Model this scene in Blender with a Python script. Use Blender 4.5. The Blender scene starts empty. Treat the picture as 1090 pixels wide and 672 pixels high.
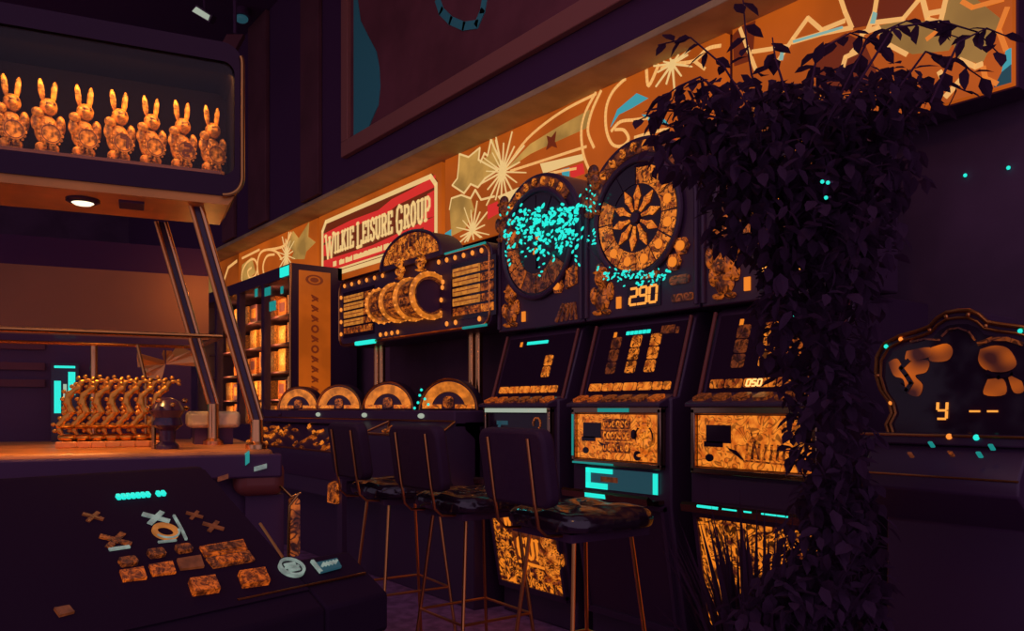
import bpy, math, random
from mathutils import Vector, Matrix
random.seed(7)
S = bpy.context.scene
COL = S.collection
PI = math.pi
V = Vector

# ------------------------------------------------------------------ camera, world, exposure
FPX = 860.0; CX, CY = 545.0, 435.0; EYE = 1.04
cam_d = bpy.data.cameras.new('camera'); cam = bpy.data.objects.new('camera', cam_d); COL.objects.link(cam)
cam.location = (0, 0, EYE)
YAW = math.asin(.7956)
cam.rotation_euler = (PI/2, 0, YAW)
cam_d.sensor_width = 36; cam_d.sensor_fit = 'HORIZONTAL'
cam_d.lens = FPX/1090*36
cam_d.shift_y = (CY-336)/1090
cam_d.clip_start = .02
S.camera = cam
w = bpy.data.worlds.new('world'); S.world = w; w.use_nodes = True
bg = w.node_tree.nodes['Background']
bg.inputs[0].default_value = (.175, .135, .205, 1); bg.inputs[1].default_value = 1.0
S.view_settings.view_transform = 'Standard'; S.view_settings.look = 'None'
S.view_settings.gamma = 1; S.view_settings.use_curve_mapping = False
S.view_settings.exposure = 0

def lamp(name, kind, loc, energy, color, size=.1, target=None, spot=None, size_y=None):
    d = bpy.data.lights.new(name, kind); d.energy = energy; d.color = color
    if kind == 'AREA':
        d.size = size
        if size_y: d.shape = 'RECTANGLE'; d.size_y = size_y
    else: d.shadow_soft_size = size
    if spot: d.spot_size = spot; d.spot_blend = .6
    o = bpy.data.objects.new(name, d); COL.objects.link(o); o.location = loc
    if target is not None:
        o.rotation_euler = (V(target)-V(loc)).to_track_quat('-Z', 'Y').to_euler()
    return o

def sun(name, energy, color, direction, angle):
    d = bpy.data.lights.new(name, 'SUN'); d.energy = energy; d.color = color; d.angle = angle
    o = bpy.data.objects.new(name, d); COL.objects.link(o); o.location = (3, -4, 5); o.rotation_euler = V(direction).to_track_quat('-Z', 'Y').to_euler(); return o
sun('violet_fill_sun', .40, (1, .60, 1.1), (-.80, .62, -.42), math.radians(110))      # added violet fill along the view, lifts dark surfaces evenly
lamp('warm_fill', 'POINT', (-.7, .9, 2.9), 6, (1, .42, .10), .09)  # added unseen warm fill, gives tubes and seats their highlights
lamp('far_warm_fill', 'POINT', (-3.6, -.6, 2.6), 10, (1, .42, .10), .09)  # second added warm fill, unseen, for the far end of the row

# ------------------------------------------------------------------ photo-to-place measuring
R_ = V((.606, .7956, 0)); F_ = V((-.7956, .606, 0)); E_ = V((0, 0, EYE))
def ray(px, py): return F_ + R_*((px-CX)/FPX) + V((0, 0, 1))*((CY-py)/FPX)
class Fr:                                    # a flat frame: origin, right, up, outward normal
    def __init__(s, o, ex, ez):
        s.o = V(o); s.ex = V(ex).normalized(); s.ez = V(ez).normalized(); s.n = s.ex.cross(s.ez)
    def p(s, x, z, d=0): return s.o + s.ex*x + s.ez*z + s.n*d
    def hit(s, px, py):
        r = ray(px, py); t = (s.o-E_).dot(s.n)/r.dot(s.n); q = E_ + r*t - s.o
        return (q.dot(s.ex), q.dot(s.ez))
    def off(s, d): return Fr(s.o+s.n*d, s.ex, s.ez)
    def at(s, x, z, d=0): return Fr(s.p(x, z, d), s.ex, s.ez)
def rowF(W, x=0, z=0, tilt=0): return Fr((x, W, z), (1, 0, 0), (0, math.sin(tilt), math.cos(tilt)))

# ------------------------------------------------------------------ materials
def lin(c): return tuple(((x/255+.055)/1.055)**2.4 if x > 10 else x/255/12.92 for x in c)
MATS = {}
def mat(name, rgb, rough=.5, metal=0, spec=.5, em=None, ek=1.0, noise=None, bump=None, ink=None, detail=4):
    """rgb linear base; em sRGB-255 emission colour; noise=(scale, low[, colour at low]) modulates."""
    m = bpy.data.materials.new(name); m.use_nodes = True; nt = m.node_tree; b = nt.nodes['Principled BSDF']
    b.inputs['Base Color'].default_value = (*rgb, 1); b.inputs['Roughness'].default_value = rough
    b.inputs['Metallic'].default_value = metal; b.inputs['Specular IOR Level'].default_value = spec
    if em:
        b.inputs['Emission Color'].default_value = (*lin(em), 1); b.inputs['Emission Strength'].default_value = ek
    if noise or bump:
        tc = nt.nodes.new('ShaderNodeTexCoord')
        nz = nt.nodes.new('ShaderNodeTexNoise'); nz.inputs['Scale'].default_value = (noise or bump)[0]
        nz.inputs['Detail'].default_value = detail
        nt.links.new(tc.outputs['Object'], nz.inputs['Vector'])
    if noise:
        rp = nt.nodes.new('ShaderNodeValToRGB'); nt.links.new(nz.outputs['Fac'], rp.inputs['Fac'])
        lo = noise[1]; src = lin(em) if em else rgb
        c0 = lin(noise[2]) if len(noise) > 2 and em else (noise[2] if len(noise) > 2 else tuple(lo*x for x in src))
        st = noise[3] if len(noise) > 3 else (.38, .62)
        rp.color_ramp.elements[0].position = st[0]; rp.color_ramp.elements[0].color = (*c0, 1)
        rp.color_ramp.elements[1].position = st[1]; rp.color_ramp.elements[1].color = (*src, 1)
        nt.links.new(rp.outputs[0], b.inputs['Emission Color' if em else 'Base Color'])
    if bump:
        bp = nt.nodes.new('ShaderNodeBump'); bp.inputs['Strength'].default_value = bump[1]; bp.inputs['Distance'].default_value = bump[2]
        nt.links.new(nz.outputs['Fac'], bp.inputs['Height']); nt.links.new(bp.outputs[0], b.inputs['Normal'])
    if ink and em:                            # fine printed ink curls
        wv = nt.nodes.new('ShaderNodeTexNoise'); wv.inputs['Scale'].default_value = ink[0]; wv.inputs['Detail'].default_value = 1.5; wv.inputs['Distortion'].default_value = .8
        nt.links.new(tc.outputs['Object'], wv.inputs['Vector'])
        m1 = nt.nodes.new('ShaderNodeMath'); m1.operation = 'MULTIPLY'; m1.inputs[1].default_value = ink[1]; nt.links.new(wv.outputs['Fac'], m1.inputs[0])
        m2 = nt.nodes.new('ShaderNodeMath'); m2.operation = 'SINE'; nt.links.new(m1.outputs[0], m2.inputs[0])
        m3 = nt.nodes.new('ShaderNodeMath'); m3.operation = 'MULTIPLY_ADD'; m3.inputs[1].default_value = .5; m3.inputs[2].default_value = .5; nt.links.new(m2.outputs[0], m3.inputs[0])
        r2 = nt.nodes.new('ShaderNodeValToRGB'); nt.links.new(m3.outputs[0], r2.inputs['Fac'])
        r2.color_ramp.elements[0].position = ink[2]; r2.color_ramp.elements[0].color = (ink[3],)*3+(1,)
        r2.color_ramp.elements[1].position = ink[2]+.18; r2.color_ramp.elements[1].color = (1, 1, 1, 1)
        mx = nt.nodes.new('ShaderNodeMix'); mx.data_type = 'RGBA'; mx.blend_type = 'MULTIPLY'; mx.inputs[0].default_value = 1
        nt.links.new(rp.outputs[0], mx.inputs[6]); nt.links.new(r2.outputs[0], mx.inputs[7]); nt.links.new(mx.outputs[2], b.inputs['Emission Color'])
    MATS[name] = m; return m
DK = (.085, .034, .085)
mat('dark', DK, .55, spec=.3)
mat('wall', (.13, .065, .12), .8, spec=.2, noise=(3, .75))
mat('wall_paper', (.12, .05, .09), .8, spec=.2, noise=(1.6, .6))
mat('bulkhead', (.075, .026, .075), .8, spec=.2)
mat('pilaster', (.15, .05, .06), .7, spec=.2, noise=(2, .7))
mat('carpet', (.36, .17, .34), .95, spec=.1, noise=(14, .6))
mat('ceiling', DK, .9, spec=.1)
mat('gloss', (.05, .02, .05), .22)
mat('satin', (.066, .028, .070), .42)
mat('screen', (.03, .012, .03), .12)
mat('leather', (.025, .009, .022), .17, spec=.8, bump=(10, 1.0, .016), detail=2)
mat('leather_back', (.05, .018, .05), .7, spec=.3, bump=(30, .4, .006))
mat('chrome', (.42, .26, .16), .2, metal=1)
mat('bright_chrome', (.80, .42, .16), .2, metal=1)
mat('brass', (.55, .27, .08), .25, metal=1)
mat('copper_tube', (.80, .34, .10), .28, metal=1)
mat('soffit', (.62, .42, .19), .75, spec=.2, noise=(5, .75))
mat('cabinet_brown', (.22, .05, .035), .5)
mat('under_wood', (.9, .36, .06), .5, noise=(4, .7))
mat('deck_wood', (.70, .26, .06), .35, noise=(7, .6))
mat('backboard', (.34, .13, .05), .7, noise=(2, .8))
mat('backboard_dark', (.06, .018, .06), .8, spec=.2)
mat('mural', (.21, .06, .07), .8, spec=.2, noise=(2.2, .7))
mat('mural_teal', (.06, .34, .34), .8, spec=.2)
mat('mural_frame', (.34, .12, .09), .6, spec=.3)
mat('rabbit', (.88, .40, .07), .35, noise=(75, .14))
mat('rabbit_dark', (.10, .03, .03), .5)
mat('gold', (.72, .33, .05), .28, metal=.95)
mat('acrylic', (.85, .66, .32), .3, noise=(24, .55))
mat('leaf', (.085, .040, .088), .8, spec=.04, noise=(9, .8))
mat('bark', (.07, .025, .06), .9, spec=.1)
mat('pot', (.06, .02, .06), .5)
mat('box_orange', (.80, .33, .08), .5, noise=(12, .25))
mat('box_red', (.75, .22, .05), .5, noise=(16, .15))
mat('box_cream', (.85, .50, .20), .5, noise=(10, .3))
mat('box_dark', (.12, .04, .07), .5)
mat('gold_prize', (.9, .45, .12), .25, metal=.5)
mat('dark_marquee', (.042, .018, .042), .6, spec=.15)
mat('belly_plate', (.05, .02, .01), .3, em=(96, 40, 14), noise=(30, .3))
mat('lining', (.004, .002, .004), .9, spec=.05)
mat('panel_matte', (.028, .012, .030), .75, spec=.04)
mat('box_shelf', (.10, .03, .05), .6)
# things that give off light
mat('sign_orange', (.1, .03, .01), .35, em=(186, 84, 18), noise=(1.3, .6))
mat('sign_orange_dim', (.1, .03, .01), .35, em=(150, 66, 14), noise=(1.2, .35))
mat('sign_cream', (.1, .07, .03), .35, em=(228, 188, 122))
mat('sign_gold', (.1, .07, .03), .35, em=(196, 146, 70), noise=(3.5, .5))
mat('sign_gold_dim', (.1, .07, .03), .35, em=(148, 108, 52), noise=(2.6, .6))
mat('sign_red', (.1, .02, .02), .35, em=(206, 44, 38))
mat('sign_brown', (.08, .02, .01), .35, em=(98, 34, 12))
mat('sign_teal', (.02, .08, .08), .35, em=(60, 150, 160))
mat('sign_teal_pale', (.02, .08, .08), .35, em=(132, 168, 156))
mat('sign_line', (.1, .07, .03), .35, em=(232, 170, 98))
mat('sign_line_orange', (.1, .05, .02), .35, em=(220, 118, 40))
mat('art', (.05, .02, .01), .3, em=(236, 128, 36), noise=(26, .1, (120, 44, 8)), ink=(26, 34, .12, .12))
mat('art_bright', (.05, .02, .01), .3, em=(244, 136, 40), noise=(34, .1, (196, 88, 18)), ink=(20, 36, .06, .35))
mat('art_belly', (.05, .02, .01), .3, em=(240, 128, 30), noise=(30, .1, (70, 22, 14), (.40, .56)), detail=6, ink=(20, 40, .22, .08))
mat('art_mid', (.05, .02, .01), .3, em=(190, 90, 22), noise=(28, .1, (64, 24, 12)), ink=(26, 34, .2, .15))
mat('art_dim', (.05, .02, .01), .3, em=(124, 56, 18), noise=(24, .1, (44, 16, 20)), ink=(26, 34, .25, .2))
mat('art_pay', (.05, .02, .01), .3, em=(206, 124, 44), noise=(40, .6))
mat('art_tube', (.05, .02, .01), .3, em=(232, 126, 36), noise=(20, .45))
mat('lit_end', (.05, .02, .01), .3, em=(176, 78, 14), noise=(3, .7))
mat('bulb', (.3, .15, .05), .3, em=(244, 140, 50), ek=1.05)
mat('bulb_hot', (.3, .15, .05), .3, em=(255, 190, 110), ek=1.5)
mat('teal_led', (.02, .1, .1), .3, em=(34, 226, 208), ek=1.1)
mat('teal_mid', (.02, .1, .1), .3, em=(20, 130, 124))
mat('teal_dim', (.02, .06, .06), .3, em=(28, 62, 72))
mat('digit', (.1, .04, .01), .3, em=(255, 160, 64), ek=1.1)
mat('digit_amber', (.1, .04, .01), .3, em=(236, 128, 32))
mat('lamp_cream', (.3, .3, .2), .3, em=(250, 232, 200), ek=1.6)
mat('lamp_pale', (.3, .3, .2), .3, em=(150, 164, 146))
mat('label_pale', (.2, .2, .2), .3, em=(120, 140, 128), noise=(60, .5))
mat('button_lit', (.05, .02, .01), .3, em=(190, 82, 18), noise=(90, .1, (90, 34, 10)), ink=(60, 34, .1, .3))
mat('button_low', (.05, .02, .01), .3, em=(130, 58, 18), noise=(90, .1, (50, 20, 14)), ink=(60, 34, .2, .2))
mat('x_dim', (.05, .02, .01), .3, em=(96, 44, 22), noise=(50, .5))
mat('ring_art', (.05, .02, .01), .3, em=(190, 112, 50), noise=(20, .5))
mat('blur_glow', (.05, .02, .01), .3, em=(200, 92, 16), noise=(13, .1, (50, 18, 18), (.34, .66)), detail=0)
def glassmat():
    m = bpy.data.materials.new('clear_glass'); m.use_nodes = True; nt = m.node_tree; nt.nodes.clear()
    o = nt.nodes.new('ShaderNodeOutputMaterial'); mx = nt.nodes.new('ShaderNodeMixShader'); t = nt.nodes.new('ShaderNodeBsdfTransparent')
    g = nt.nodes.new('ShaderNodeBsdfGlossy'); g.inputs['Roughness'].default_value = .05
    t.inputs[0].default_value = (.96, .95, .94, 1); mx.inputs[0].default_value = .02
    nt.links.new(t.outputs[0], mx.inputs[1]); nt.links.new(g.outputs[0], mx.inputs[2]); nt.links.new(mx.outputs[0], o.inputs[0])
    MATS['clear_glass'] = m
glassmat()
def translucent_leaf():
    nt = MATS['leaf'].node_tree; b = nt.nodes['Principled BSDF']; o = nt.nodes['Material Output']
    t = nt.nodes.new('ShaderNodeBsdfTranslucent'); t.inputs[0].default_value = (.10, .045, .10, 1); mx = nt.nodes.new('ShaderNodeMixShader'); mx.inputs[0].default_value = .4
    nt.links.new(b.outputs[0], mx.inputs[1]); nt.links.new(t.outputs[0], mx.inputs[2]); nt.links.new(mx.outputs[0], o.inputs[0])
translucent_leaf()

# ------------------------------------------------------------------ mesh builder
def wloc(o):
    l = V((0, 0, 0))
    while o: l += o.location; o = o.parent
    return l
class MB:
    def __init__(s): s.v = []; s.f = []
    def add(s, vs, fs):
        n = len(s.v); s.v += [V(v) for v in vs]; s.f += [tuple(i+n for i in f) for f in fs]; return s
    def box(s, c, d, rz=0):
        c = V(c); x, y, z = [q/2 for q in d]; M = Matrix.Rotation(rz, 3, 'Z')
        vs = [c+M@V((sx*x, sy*y, sz*z)) for sz in (-1, 1) for sx, sy in ((-1, -1), (1, -1), (1, 1), (-1, 1))]
        return s.add(vs, [(3, 2, 1, 0), (4, 5, 6, 7), (0, 1, 5, 4), (1, 2, 6, 5), (2, 3, 7, 6), (3, 0, 4, 7)])
    def span(s, a, b): return s.box([(p+q)/2 for p, q in zip(a, b)], [abs(p-q) for p, q in zip(a, b)])
    def flat(s, fr, pts, d0, d1):             # prism of a 2-D outline between two offsets
        A = sum(pts[i][0]*pts[(i+1) % len(pts)][1]-pts[(i+1) % len(pts)][0]*pts[i][1] for i in range(len(pts)))
        if A < 0: pts = pts[::-1]
        n = len(pts); vs = [fr.p(x, z, d0) for x, z in pts]+[fr.p(x, z, d1) for x, z in pts]
        return s.add(vs, [tuple(range(n-1, -1, -1)), tuple(range(n, 2*n))]+[(i, (i+1) % n, n+(i+1) % n, n+i) for i in range(n)])
    def rect(s, fr, x0, x1, z0, z1, d0, d1): return s.flat(fr, [(x0, z0), (x1, z0), (x1, z1), (x0, z1)], d0, d1)
    def line(s, fr, pts, th, d0, d1, th2=None):
        n = len(pts)-1
        for i in range(n):
            (x0, z0), (x1, z1) = pts[i], pts[i+1]; L = math.hypot(x1-x0, z1-z0)
            if L < 1e-6: continue
            t0 = th if th2 is None else th+(th2-th)*i/n; t1 = th if th2 is None else th+(th2-th)*(i+1)/n
            ux, uz = (x1-x0)/L, (z1-z0)/L; e = min(t0, t1)*.25
            x0 -= ux*e; z0 -= uz*e; x1 += ux*e; z1 += uz*e
            s.flat(fr, [(x0+uz*t0/2, z0-ux*t0/2), (x1+uz*t1/2, z1-ux*t1/2), (x1-uz*t1/2, z1+ux*t1/2), (x0-uz*t0/2, z0+ux*t0/2)], d0, d1)
        return s
    def ring(s, fr, cx, cz, r0, r1, d0, d1, a0=0, a1=2*PI, n=40, sx=1):
        for i in range(n):
            p, q = a0+(a1-a0)*i/n, a0+(a1-a0)*(i+1)/n
            P = lambda r, a: (cx+sx*r*math.cos(a), cz+r*math.sin(a))
            s.flat(fr, [P(r0, p), P(r1, p), P(r1, q), P(r0, q)], d0, d1)
        return s
    def disc(s, fr, cx, cz, r, d0, d1, n=32, sx=1):
        return s.flat(fr, [(cx+sx*r*math.cos(2*PI*i/n), cz+r*math.sin(2*PI*i/n)) for i in range(n)], d0, d1)
    def tube(s, path, r, n=10, caps=True, closed=False):
        path = [V(p) for p in path]; m = len(path); rs = r if isinstance(r, (list, tuple)) else [r]*m
        up = None; rings = []
        for i, p in enumerate(path):
            if closed: t = (path[(i+1) % m]-path[i-1]).normalized()
            else: t = (path[min(i+1, m-1)]-path[max(i-1, 0)]).normalized()
            if up is None:
                up = V((0, 0, 1)) if abs(t.z) < .9 else V((1, 0, 0))
            a = t.cross(up).normalized(); b = a.cross(t).normalized(); up = b
            rings.append([p+(a*math.cos(2*PI*k/n)+b*math.sin(2*PI*k/n))*rs[i] for k in range(n)])
        vs = [q for rg in rings for q in rg]; fs = []
        for i in range(m if closed else m-1):
            j = (i+1) % m
            for k in range(n): fs.append((i*n+k, i*n+(k+1) % n, j*n+(k+1) % n, j*n+k))
        if caps and not closed: fs += [tuple(range(n-1, -1, -1)), tuple(range((m-1)*n, m*n))]
        return s.add(vs, fs)
    def ball(s, c, r, nu=12, nv=8, M=None):
        c = V(c); r = V(r) if isinstance(r, (tuple, list)) else V((r, r, r)); vs = []; fs = []
        for j in range(nv+1):
            th = PI*j/nv
            for i in range(nu):
                q = V((r.x*math.sin(th)*math.cos(2*PI*i/nu), r.y*math.sin(th)*math.sin(2*PI*i/nu), r.z*math.cos(th)))
                vs.append(c+(M@q if M else q))
        for j in range(nv):
            for i in range(nu): fs.append((j*nu+i, (j+1)*nu+i, (j+1)*nu+(i+1) % nu, j*nu+(i+1) % nu))
        return s.add(vs, fs)
    def lathe(s, c, prof, n=24):
        c = V(c); vs = [c+V((r*math.cos(2*PI*k/n), r*math.sin(2*PI*k/n), z)) for r, z in prof for k in range(n)]
        m = len(prof); fs = [(i*n+k, i*n+(k+1) % n, (i+1)*n+(k+1) % n, (i+1)*n+k) for i in range(m-1) for k in range(n)]
        return s.add(vs, fs+[tuple(range(n-1, -1, -1)), tuple(range((m-1)*n, m*n))])
    def prof(s, pts, x0, x1):                 # (y,z) outline extruded along x
        fr = Fr((x0, 0, 0), (0, 1, 0), (0, 0, 1))   # normal +x
        return s.flat(fr, pts, 0, x1-x0)
    def build(s, name, m, parent=None, bev=0, smooth=False, local=False, seg=2):
        me = bpy.data.meshes.new(name)
        off = V((0, 0, 0)) if (local or parent is None) else wloc(parent)
        me.from_pydata([tuple(v-off) for v in s.v], [], s.f); me.update()
        me.materials.append(MATS[m])
        o = bpy.data.objects.new(name, me); COL.objects.link(o)
        if parent: o.parent = parent
        if bev:
            b = o.modifiers.new('bevel', 'BEVEL'); b.width = bev; b.segments = seg; b.limit_method = 'ANGLE'; b.angle_limit = math.radians(35)
        if smooth or bev:
            for p in me.polygons: p.use_smooth = True
            try: me.set_sharp_from_angle(angle=math.radians(42))
            except Exception: pass
        return o
def tag(o, label=None, cat=None, group=None, kind=None):
    if label: o['label'] = label
    if cat: o['category'] = cat
    if group: o['group'] = group
    if kind: o['kind'] = kind
    return o
def thing(name, label, cat, loc=(0, 0, 0), rz=0, group=None):
    o = bpy.data.objects.new(name, None); o.empty_display_size = .1; COL.objects.link(o); o.location = loc; o.rotation_euler = (0, 0, rz)
    return tag(o, label, cat, group)
def kids(o): return [c for c in COL.objects if c.parent == o]
def dup(o, parent=None):
    c = o.copy(); COL.objects.link(c); c.parent = parent
    for k in kids(o): dup(k, c)
    return c
def struct(name, mb, m, **k): return tag(mb.build(name, m, **k), kind='structure')
def rrect(x0, x1, z0, z1, r, n=5):
    out = []
    for cx, cz, a in ((x1-r, z1-r, 0), (x0+r, z1-r, PI/2), (x0+r, z0+r, PI), (x1-r, z0+r, 1.5*PI)):
        out += [(cx+r*math.cos(a+PI/2*i/n), cz+r*math.sin(a+PI/2*i/n)) for i in range(n+1)]
    return out

# stroke lettering with slab serifs; unit box, (strokes, serif points)
GL = {
 'W': (1.25, [[(0, 1), (.28, 0), (.5, .85), (.72, 0), (1, 1)]], [(0, 1), (.5, .9), (1, 1)]),
 'I': (.30, [[(.5, 0), (.5, 1)]], [(.5, 0), (.5, 1)]),
 'L': (.62, [[(.2, 1), (.2, 0)], [(.2, .04), (1, .04), (1, .25)]], [(.2, 1), (.2, 0)]),
 'K': (.75, [[(.18, 0), (.18, 1)], [(.9, 1), (.2, .45)], [(.4, .55), (.95, 0)]], [(.18, 0), (.18, 1), (.9, 1), (.95, 0)]),
 'E': (.62, [[(.2, 0), (.2, 1)], [(.2, .96), (1, .96), (1, .76)], [(.2, .5), (.75, .5)], [(.2, .04), (1, .04), (1, .24)]], []),
 'S': (.62, [[(.95, .75), (.9, .92), (.55, 1), (.15, .9), (.1, .7), (.3, .56), (.75, .44), (.95, .3), (.88, .08), (.5, 0), (.12, .08), (.06, .26)]], []),
 'U': (.75, [[(.15, 1), (.15, .22), (.3, .05), (.5, 0), (.7, .05), (.85, .22), (.85, 1)]], [(.15, 1), (.85, 1)]),
 'R': (.75, [[(.18, 0), (.18, 1)], [(.18, .96), (.65, .96), (.88, .86), (.88, .62), (.65, .5), (.18, .5)], [(.55, .5), (.92, 0)]], [(.18, 0), (.92, 0)]),
 'G': (.75, [[(.9, .74), (.84, .92), (.5, 1), (.2, .88), (.1, .5), (.2, .12), (.5, 0), (.82, .1), (.86, .42), (.55, .42)]], []),
 'O': (.72, [[(.5, 1), (.2, .88), (.1, .5), (.2, .12), (.5, 0), (.8, .12), (.9, .5), (.8, .88), (.5, 1)]], []),
 'P': (.72, [[(.18, 0), (.18, 1)], [(.18, .96), (.65, .96), (.9, .84), (.9, .58), (.65, .45), (.18, .45)]], [(.18, 0)]),
 'D': (.72, [[(.18, 0), (.18, 1)], [(.18, .96), (.6, .94), (.88, .75), (.88, .25), (.6, .06), (.18, .04)]], []),
}
def lettering(mb, fr, txt, x0, x1, z, h, d0, d1, k=1.0, big_first=False, heavy=.20):
    tot = sum((GL[c][0]*(1.25 if big_first and (i == 0 or txt[i-1] == ' ') else 1)+.22) if c != ' ' else .42 for i, c in enumerate(txt))
    u = (x1-x0)/tot; x = x0
    for i, c in enumerate(txt):
        if c == ' ': x += .42*u; continue
        f = 1.25 if big_first and (i == 0 or txt[i-1] == ' ') else 1
        gw, st, sf = GL[c]; gw *= f; hh = h*f; th = heavy*u*.8; zz = z-(hh-h)*.6
        for s in st: mb.line(fr, [(x+p*gw*u, zz+q*hh) for p, q in s], th, d0, d1)
        for p, q in sf: mb.rect(fr, x+p*gw*u-th*.95, x+p*gw*u+th*.95, zz+q*hh-(.09*hh if q > .5 else 0), zz+q*hh+(0 if q > .5 else .09*hh), d0, d1)
        x += (gw+.22)*u
SEG = {'a': ((0, 1), (1, 1)), 'b': ((1, 1), (1, .5)), 'c': ((1, .5), (1, 0)), 'd': ((0, 0), (1, 0)), 'e': ((0, .5), (0, 0)), 'f': ((0, 1), (0, .5)), 'g': ((0, .5), (1, .5))}
DG = {'2': 'abged', '9': 'abcdfg', '0': 'abcdef', '5': 'afgcd', '1': 'bc', 'y': 'fgbcd', '-': 'g', '7': 'abc'}
def digits(mb, fr, txt, x, z, w_, h, th, d0, d1, gap=.45, slant=.08):
    for c in txt:
        if c == '.':
            mb.rect(fr, x-w_*.28, x-w_*.28+th, z-th/2, z+th/2, d0, d1); continue
        if c == ' ': x += w_*(1+gap)*.6; continue
        for g in DG[c]:
            (p, q), (p2, q2) = SEG[g]; e = .12
            P = lambda p, q: (x+p*w_+q*h*slant, z+q*h)
            a, b = P(p, q), P(p2, q2); a, b = tuple(a[i]+(b[i]-a[i])*e for i in (0, 1)), tuple(b[i]+(a[i]-b[i])*e for i in (0, 1))
            mb.line(fr, [a, b], th, d0, d1)
        x += w_*(1+gap)

# ================================================================== THE ROOM
struct('floor', MB().span((-13, -3.5, -.1), (2, 3.15, 0)), 'carpet')
struct('wall_back', MB().span((-13, 3.15, 0), (2, 3.3, 2.74)), 'wall')
struct('wall_upper', MB().span((-13, 2.72, 2.755), (2, 3.3, 4.7)), 'bulkhead')
struct('wall_left', MB().span((-13.1, -3.5, 0), (-12.9, 3.3, 4.7)), 'wall')
struct('ceiling', MB().span((-13, -3.5, 4.7), (-3.4, 3.3, 4.8)), 'ceiling')
struct('trim_1', MB().span((-13, 2.72, 2.72), (2, 3.15, 2.755)), 'soffit', bev=.004)      # soffit over the signs
pil = 2
for a_, b_ in ((268, 287), (324, 343), (240, 252)):
    fr = rowF(2.72); x0 = fr.hit(a_, 200)[0]; x1 = fr.hit(b_, 200)[0]
    struct('trim_%d' % pil, MB().span((x0, 2.68, 2.76), (x1, 2.72, 4.69)), 'pilaster', bev=.006); pil += 1
# mural on the bulkhead
fr = rowF(2.72)
mx0 = fr.hit(369, 170)[0]; mx1 = -1.9; mz0 = 2.935; mz1 = 4.6
mu = thing('mural_board', 'large dim framed mural board with teal shapes high above the illuminated signs', 'mural', ((mx0+mx1)/2, 2.715, mz0))
MB().rect(fr, mx0+.1, mx1-.1, mz0+.1, mz1-.1, .003, .02).build('mural_face', 'mural', mu)
mb = MB()
mb.rect(fr, mx0, mx1, mz0, mz0+.115, .003, .05); mb.rect(fr, mx0, mx1, mz1-.115, mz1, .003, .05)
mb.rect(fr, mx0, mx0+.11, mz0+.115, mz1-.115, .003, .05); mb.rect(fr, mx1-.11, mx1, mz0+.115, mz1-.115, .003, .05)
mb.build('frame', 'mural_frame', mu, bev=.006)
H = fr.off(.02).hit
mb = MB(); mb.flat(fr, [H(*q) for q in ((377, 0), (381, 0), (384, 22), (392, 38), (401, 55), (404, 72), (405, 92), (403, 112), (396, 128), (390, 143), (377, 148))], .02, .026)
tag(mb.build('painted_shape', 'mural_teal', mu), 'pale teal rounded shape by the frame')
mb = MB(); mb.line(fr, [H(*q) for q in ((466, 0), (470, 12), (480, 22), (494, 28), (508, 26), (514, 12), (516, 0))], .05, .02, .026)
mb.build('painted_shape', 'mural_teal', mu)

# ================================================================== ILLUMINATED SIGN PANELS
WS = 2.95; Z0, Z1 = 2.115, 2.728
sf = rowF(WS); SH = sf.hit
def sxx(px): return SH(px, 300)[0]
def PX(lst, ox=0, oy=0, k=1): return [SH(ox+x/k, oy+y/k) for x, y in lst]
def panel(x0, x1, face, label, z1=Z1):
    t = thing('sign_panel', label, 'sign', ((x0+x1)/2, WS+.1, Z0), 0, 'illuminated fascia sign panels')
    MB().rect(sf, x0, x1, Z0, z1, -.16, -.03).build('light_box', 'dark', t)
    MB().rect(sf, x0+.008, x1-.008, Z0+.006, z1-.006, -.03, 0).build('sign_face', face, t)
    return t
def clip(pts, x0, x1, z0=Z0+.01, z1=Z1-.012):
    return [(min(max(x, x0), x1), min(max(z, z0), z1)) for x, z in pts]
xs = {'a': -10.9, 'b': sxx(254), 'c': sxx(338.5), 'd': sxx(471.5), 'e': sxx(776), 'f': sxx(1080)}
def shapes(t, name, m, polys, x0, x1, d=.003, label=None):
    for i, p in enumerate(polys): MB().flat(sf, clip(p, x0+.01, x1-.01), 0, d+.0004*i).build(name, m, t)
def smooth_path(p, k=5):
    if len(p) < 3: return p
    q = [p[0]]+list(p)+[p[-1]]; out = []
    for i in range(1, len(q)-2):
        for j in range(k):
            u = j/k; out.append(tuple(.5*(2*q[i][c]+(q[i+1][c]-q[i-1][c])*u+(2*q[i-1][c]-5*q[i][c]+4*q[i+1][c]-q[i+2][c])*u*u+(3*q[i][c]-q[i-1][c]-3*q[i+1][c]+q[i+2][c])*u**3) for c in (0, 1)))
    return out+[p[-1]]
def lines(t, name, m, polys, th, x0, x1, d=.004, sm=None):
    if sm is None: sm = name in ('scroll_line', 'comet_outline')
    for i, p in enumerate(polys): MB().line(sf, clip(smooth_path(p) if sm else p, x0+.01, x1-.01), th, 0, d+.0003*i).build(name, m, t)
def burst(t, px, py, r, x0, x1, n=16, m='sign_cream', th=.012):
    cx, cz = SH(px, py); mb = MB()
    for i in range(n):
        a = 2*PI*i/n+.1; rr = r*(1 if i % 2 else .72)
        pts = clip([(cx, cz), (cx+rr*math.cos(a), cz+rr*math.sin(a))], x0+.01, x1-.01)
        mb.line(sf, pts, th*.95, 0, .006, th*.5)
    mb.disc(sf, cx, cz, .02, 0, .0065, 12); mb.build('starburst', m, t)
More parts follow.
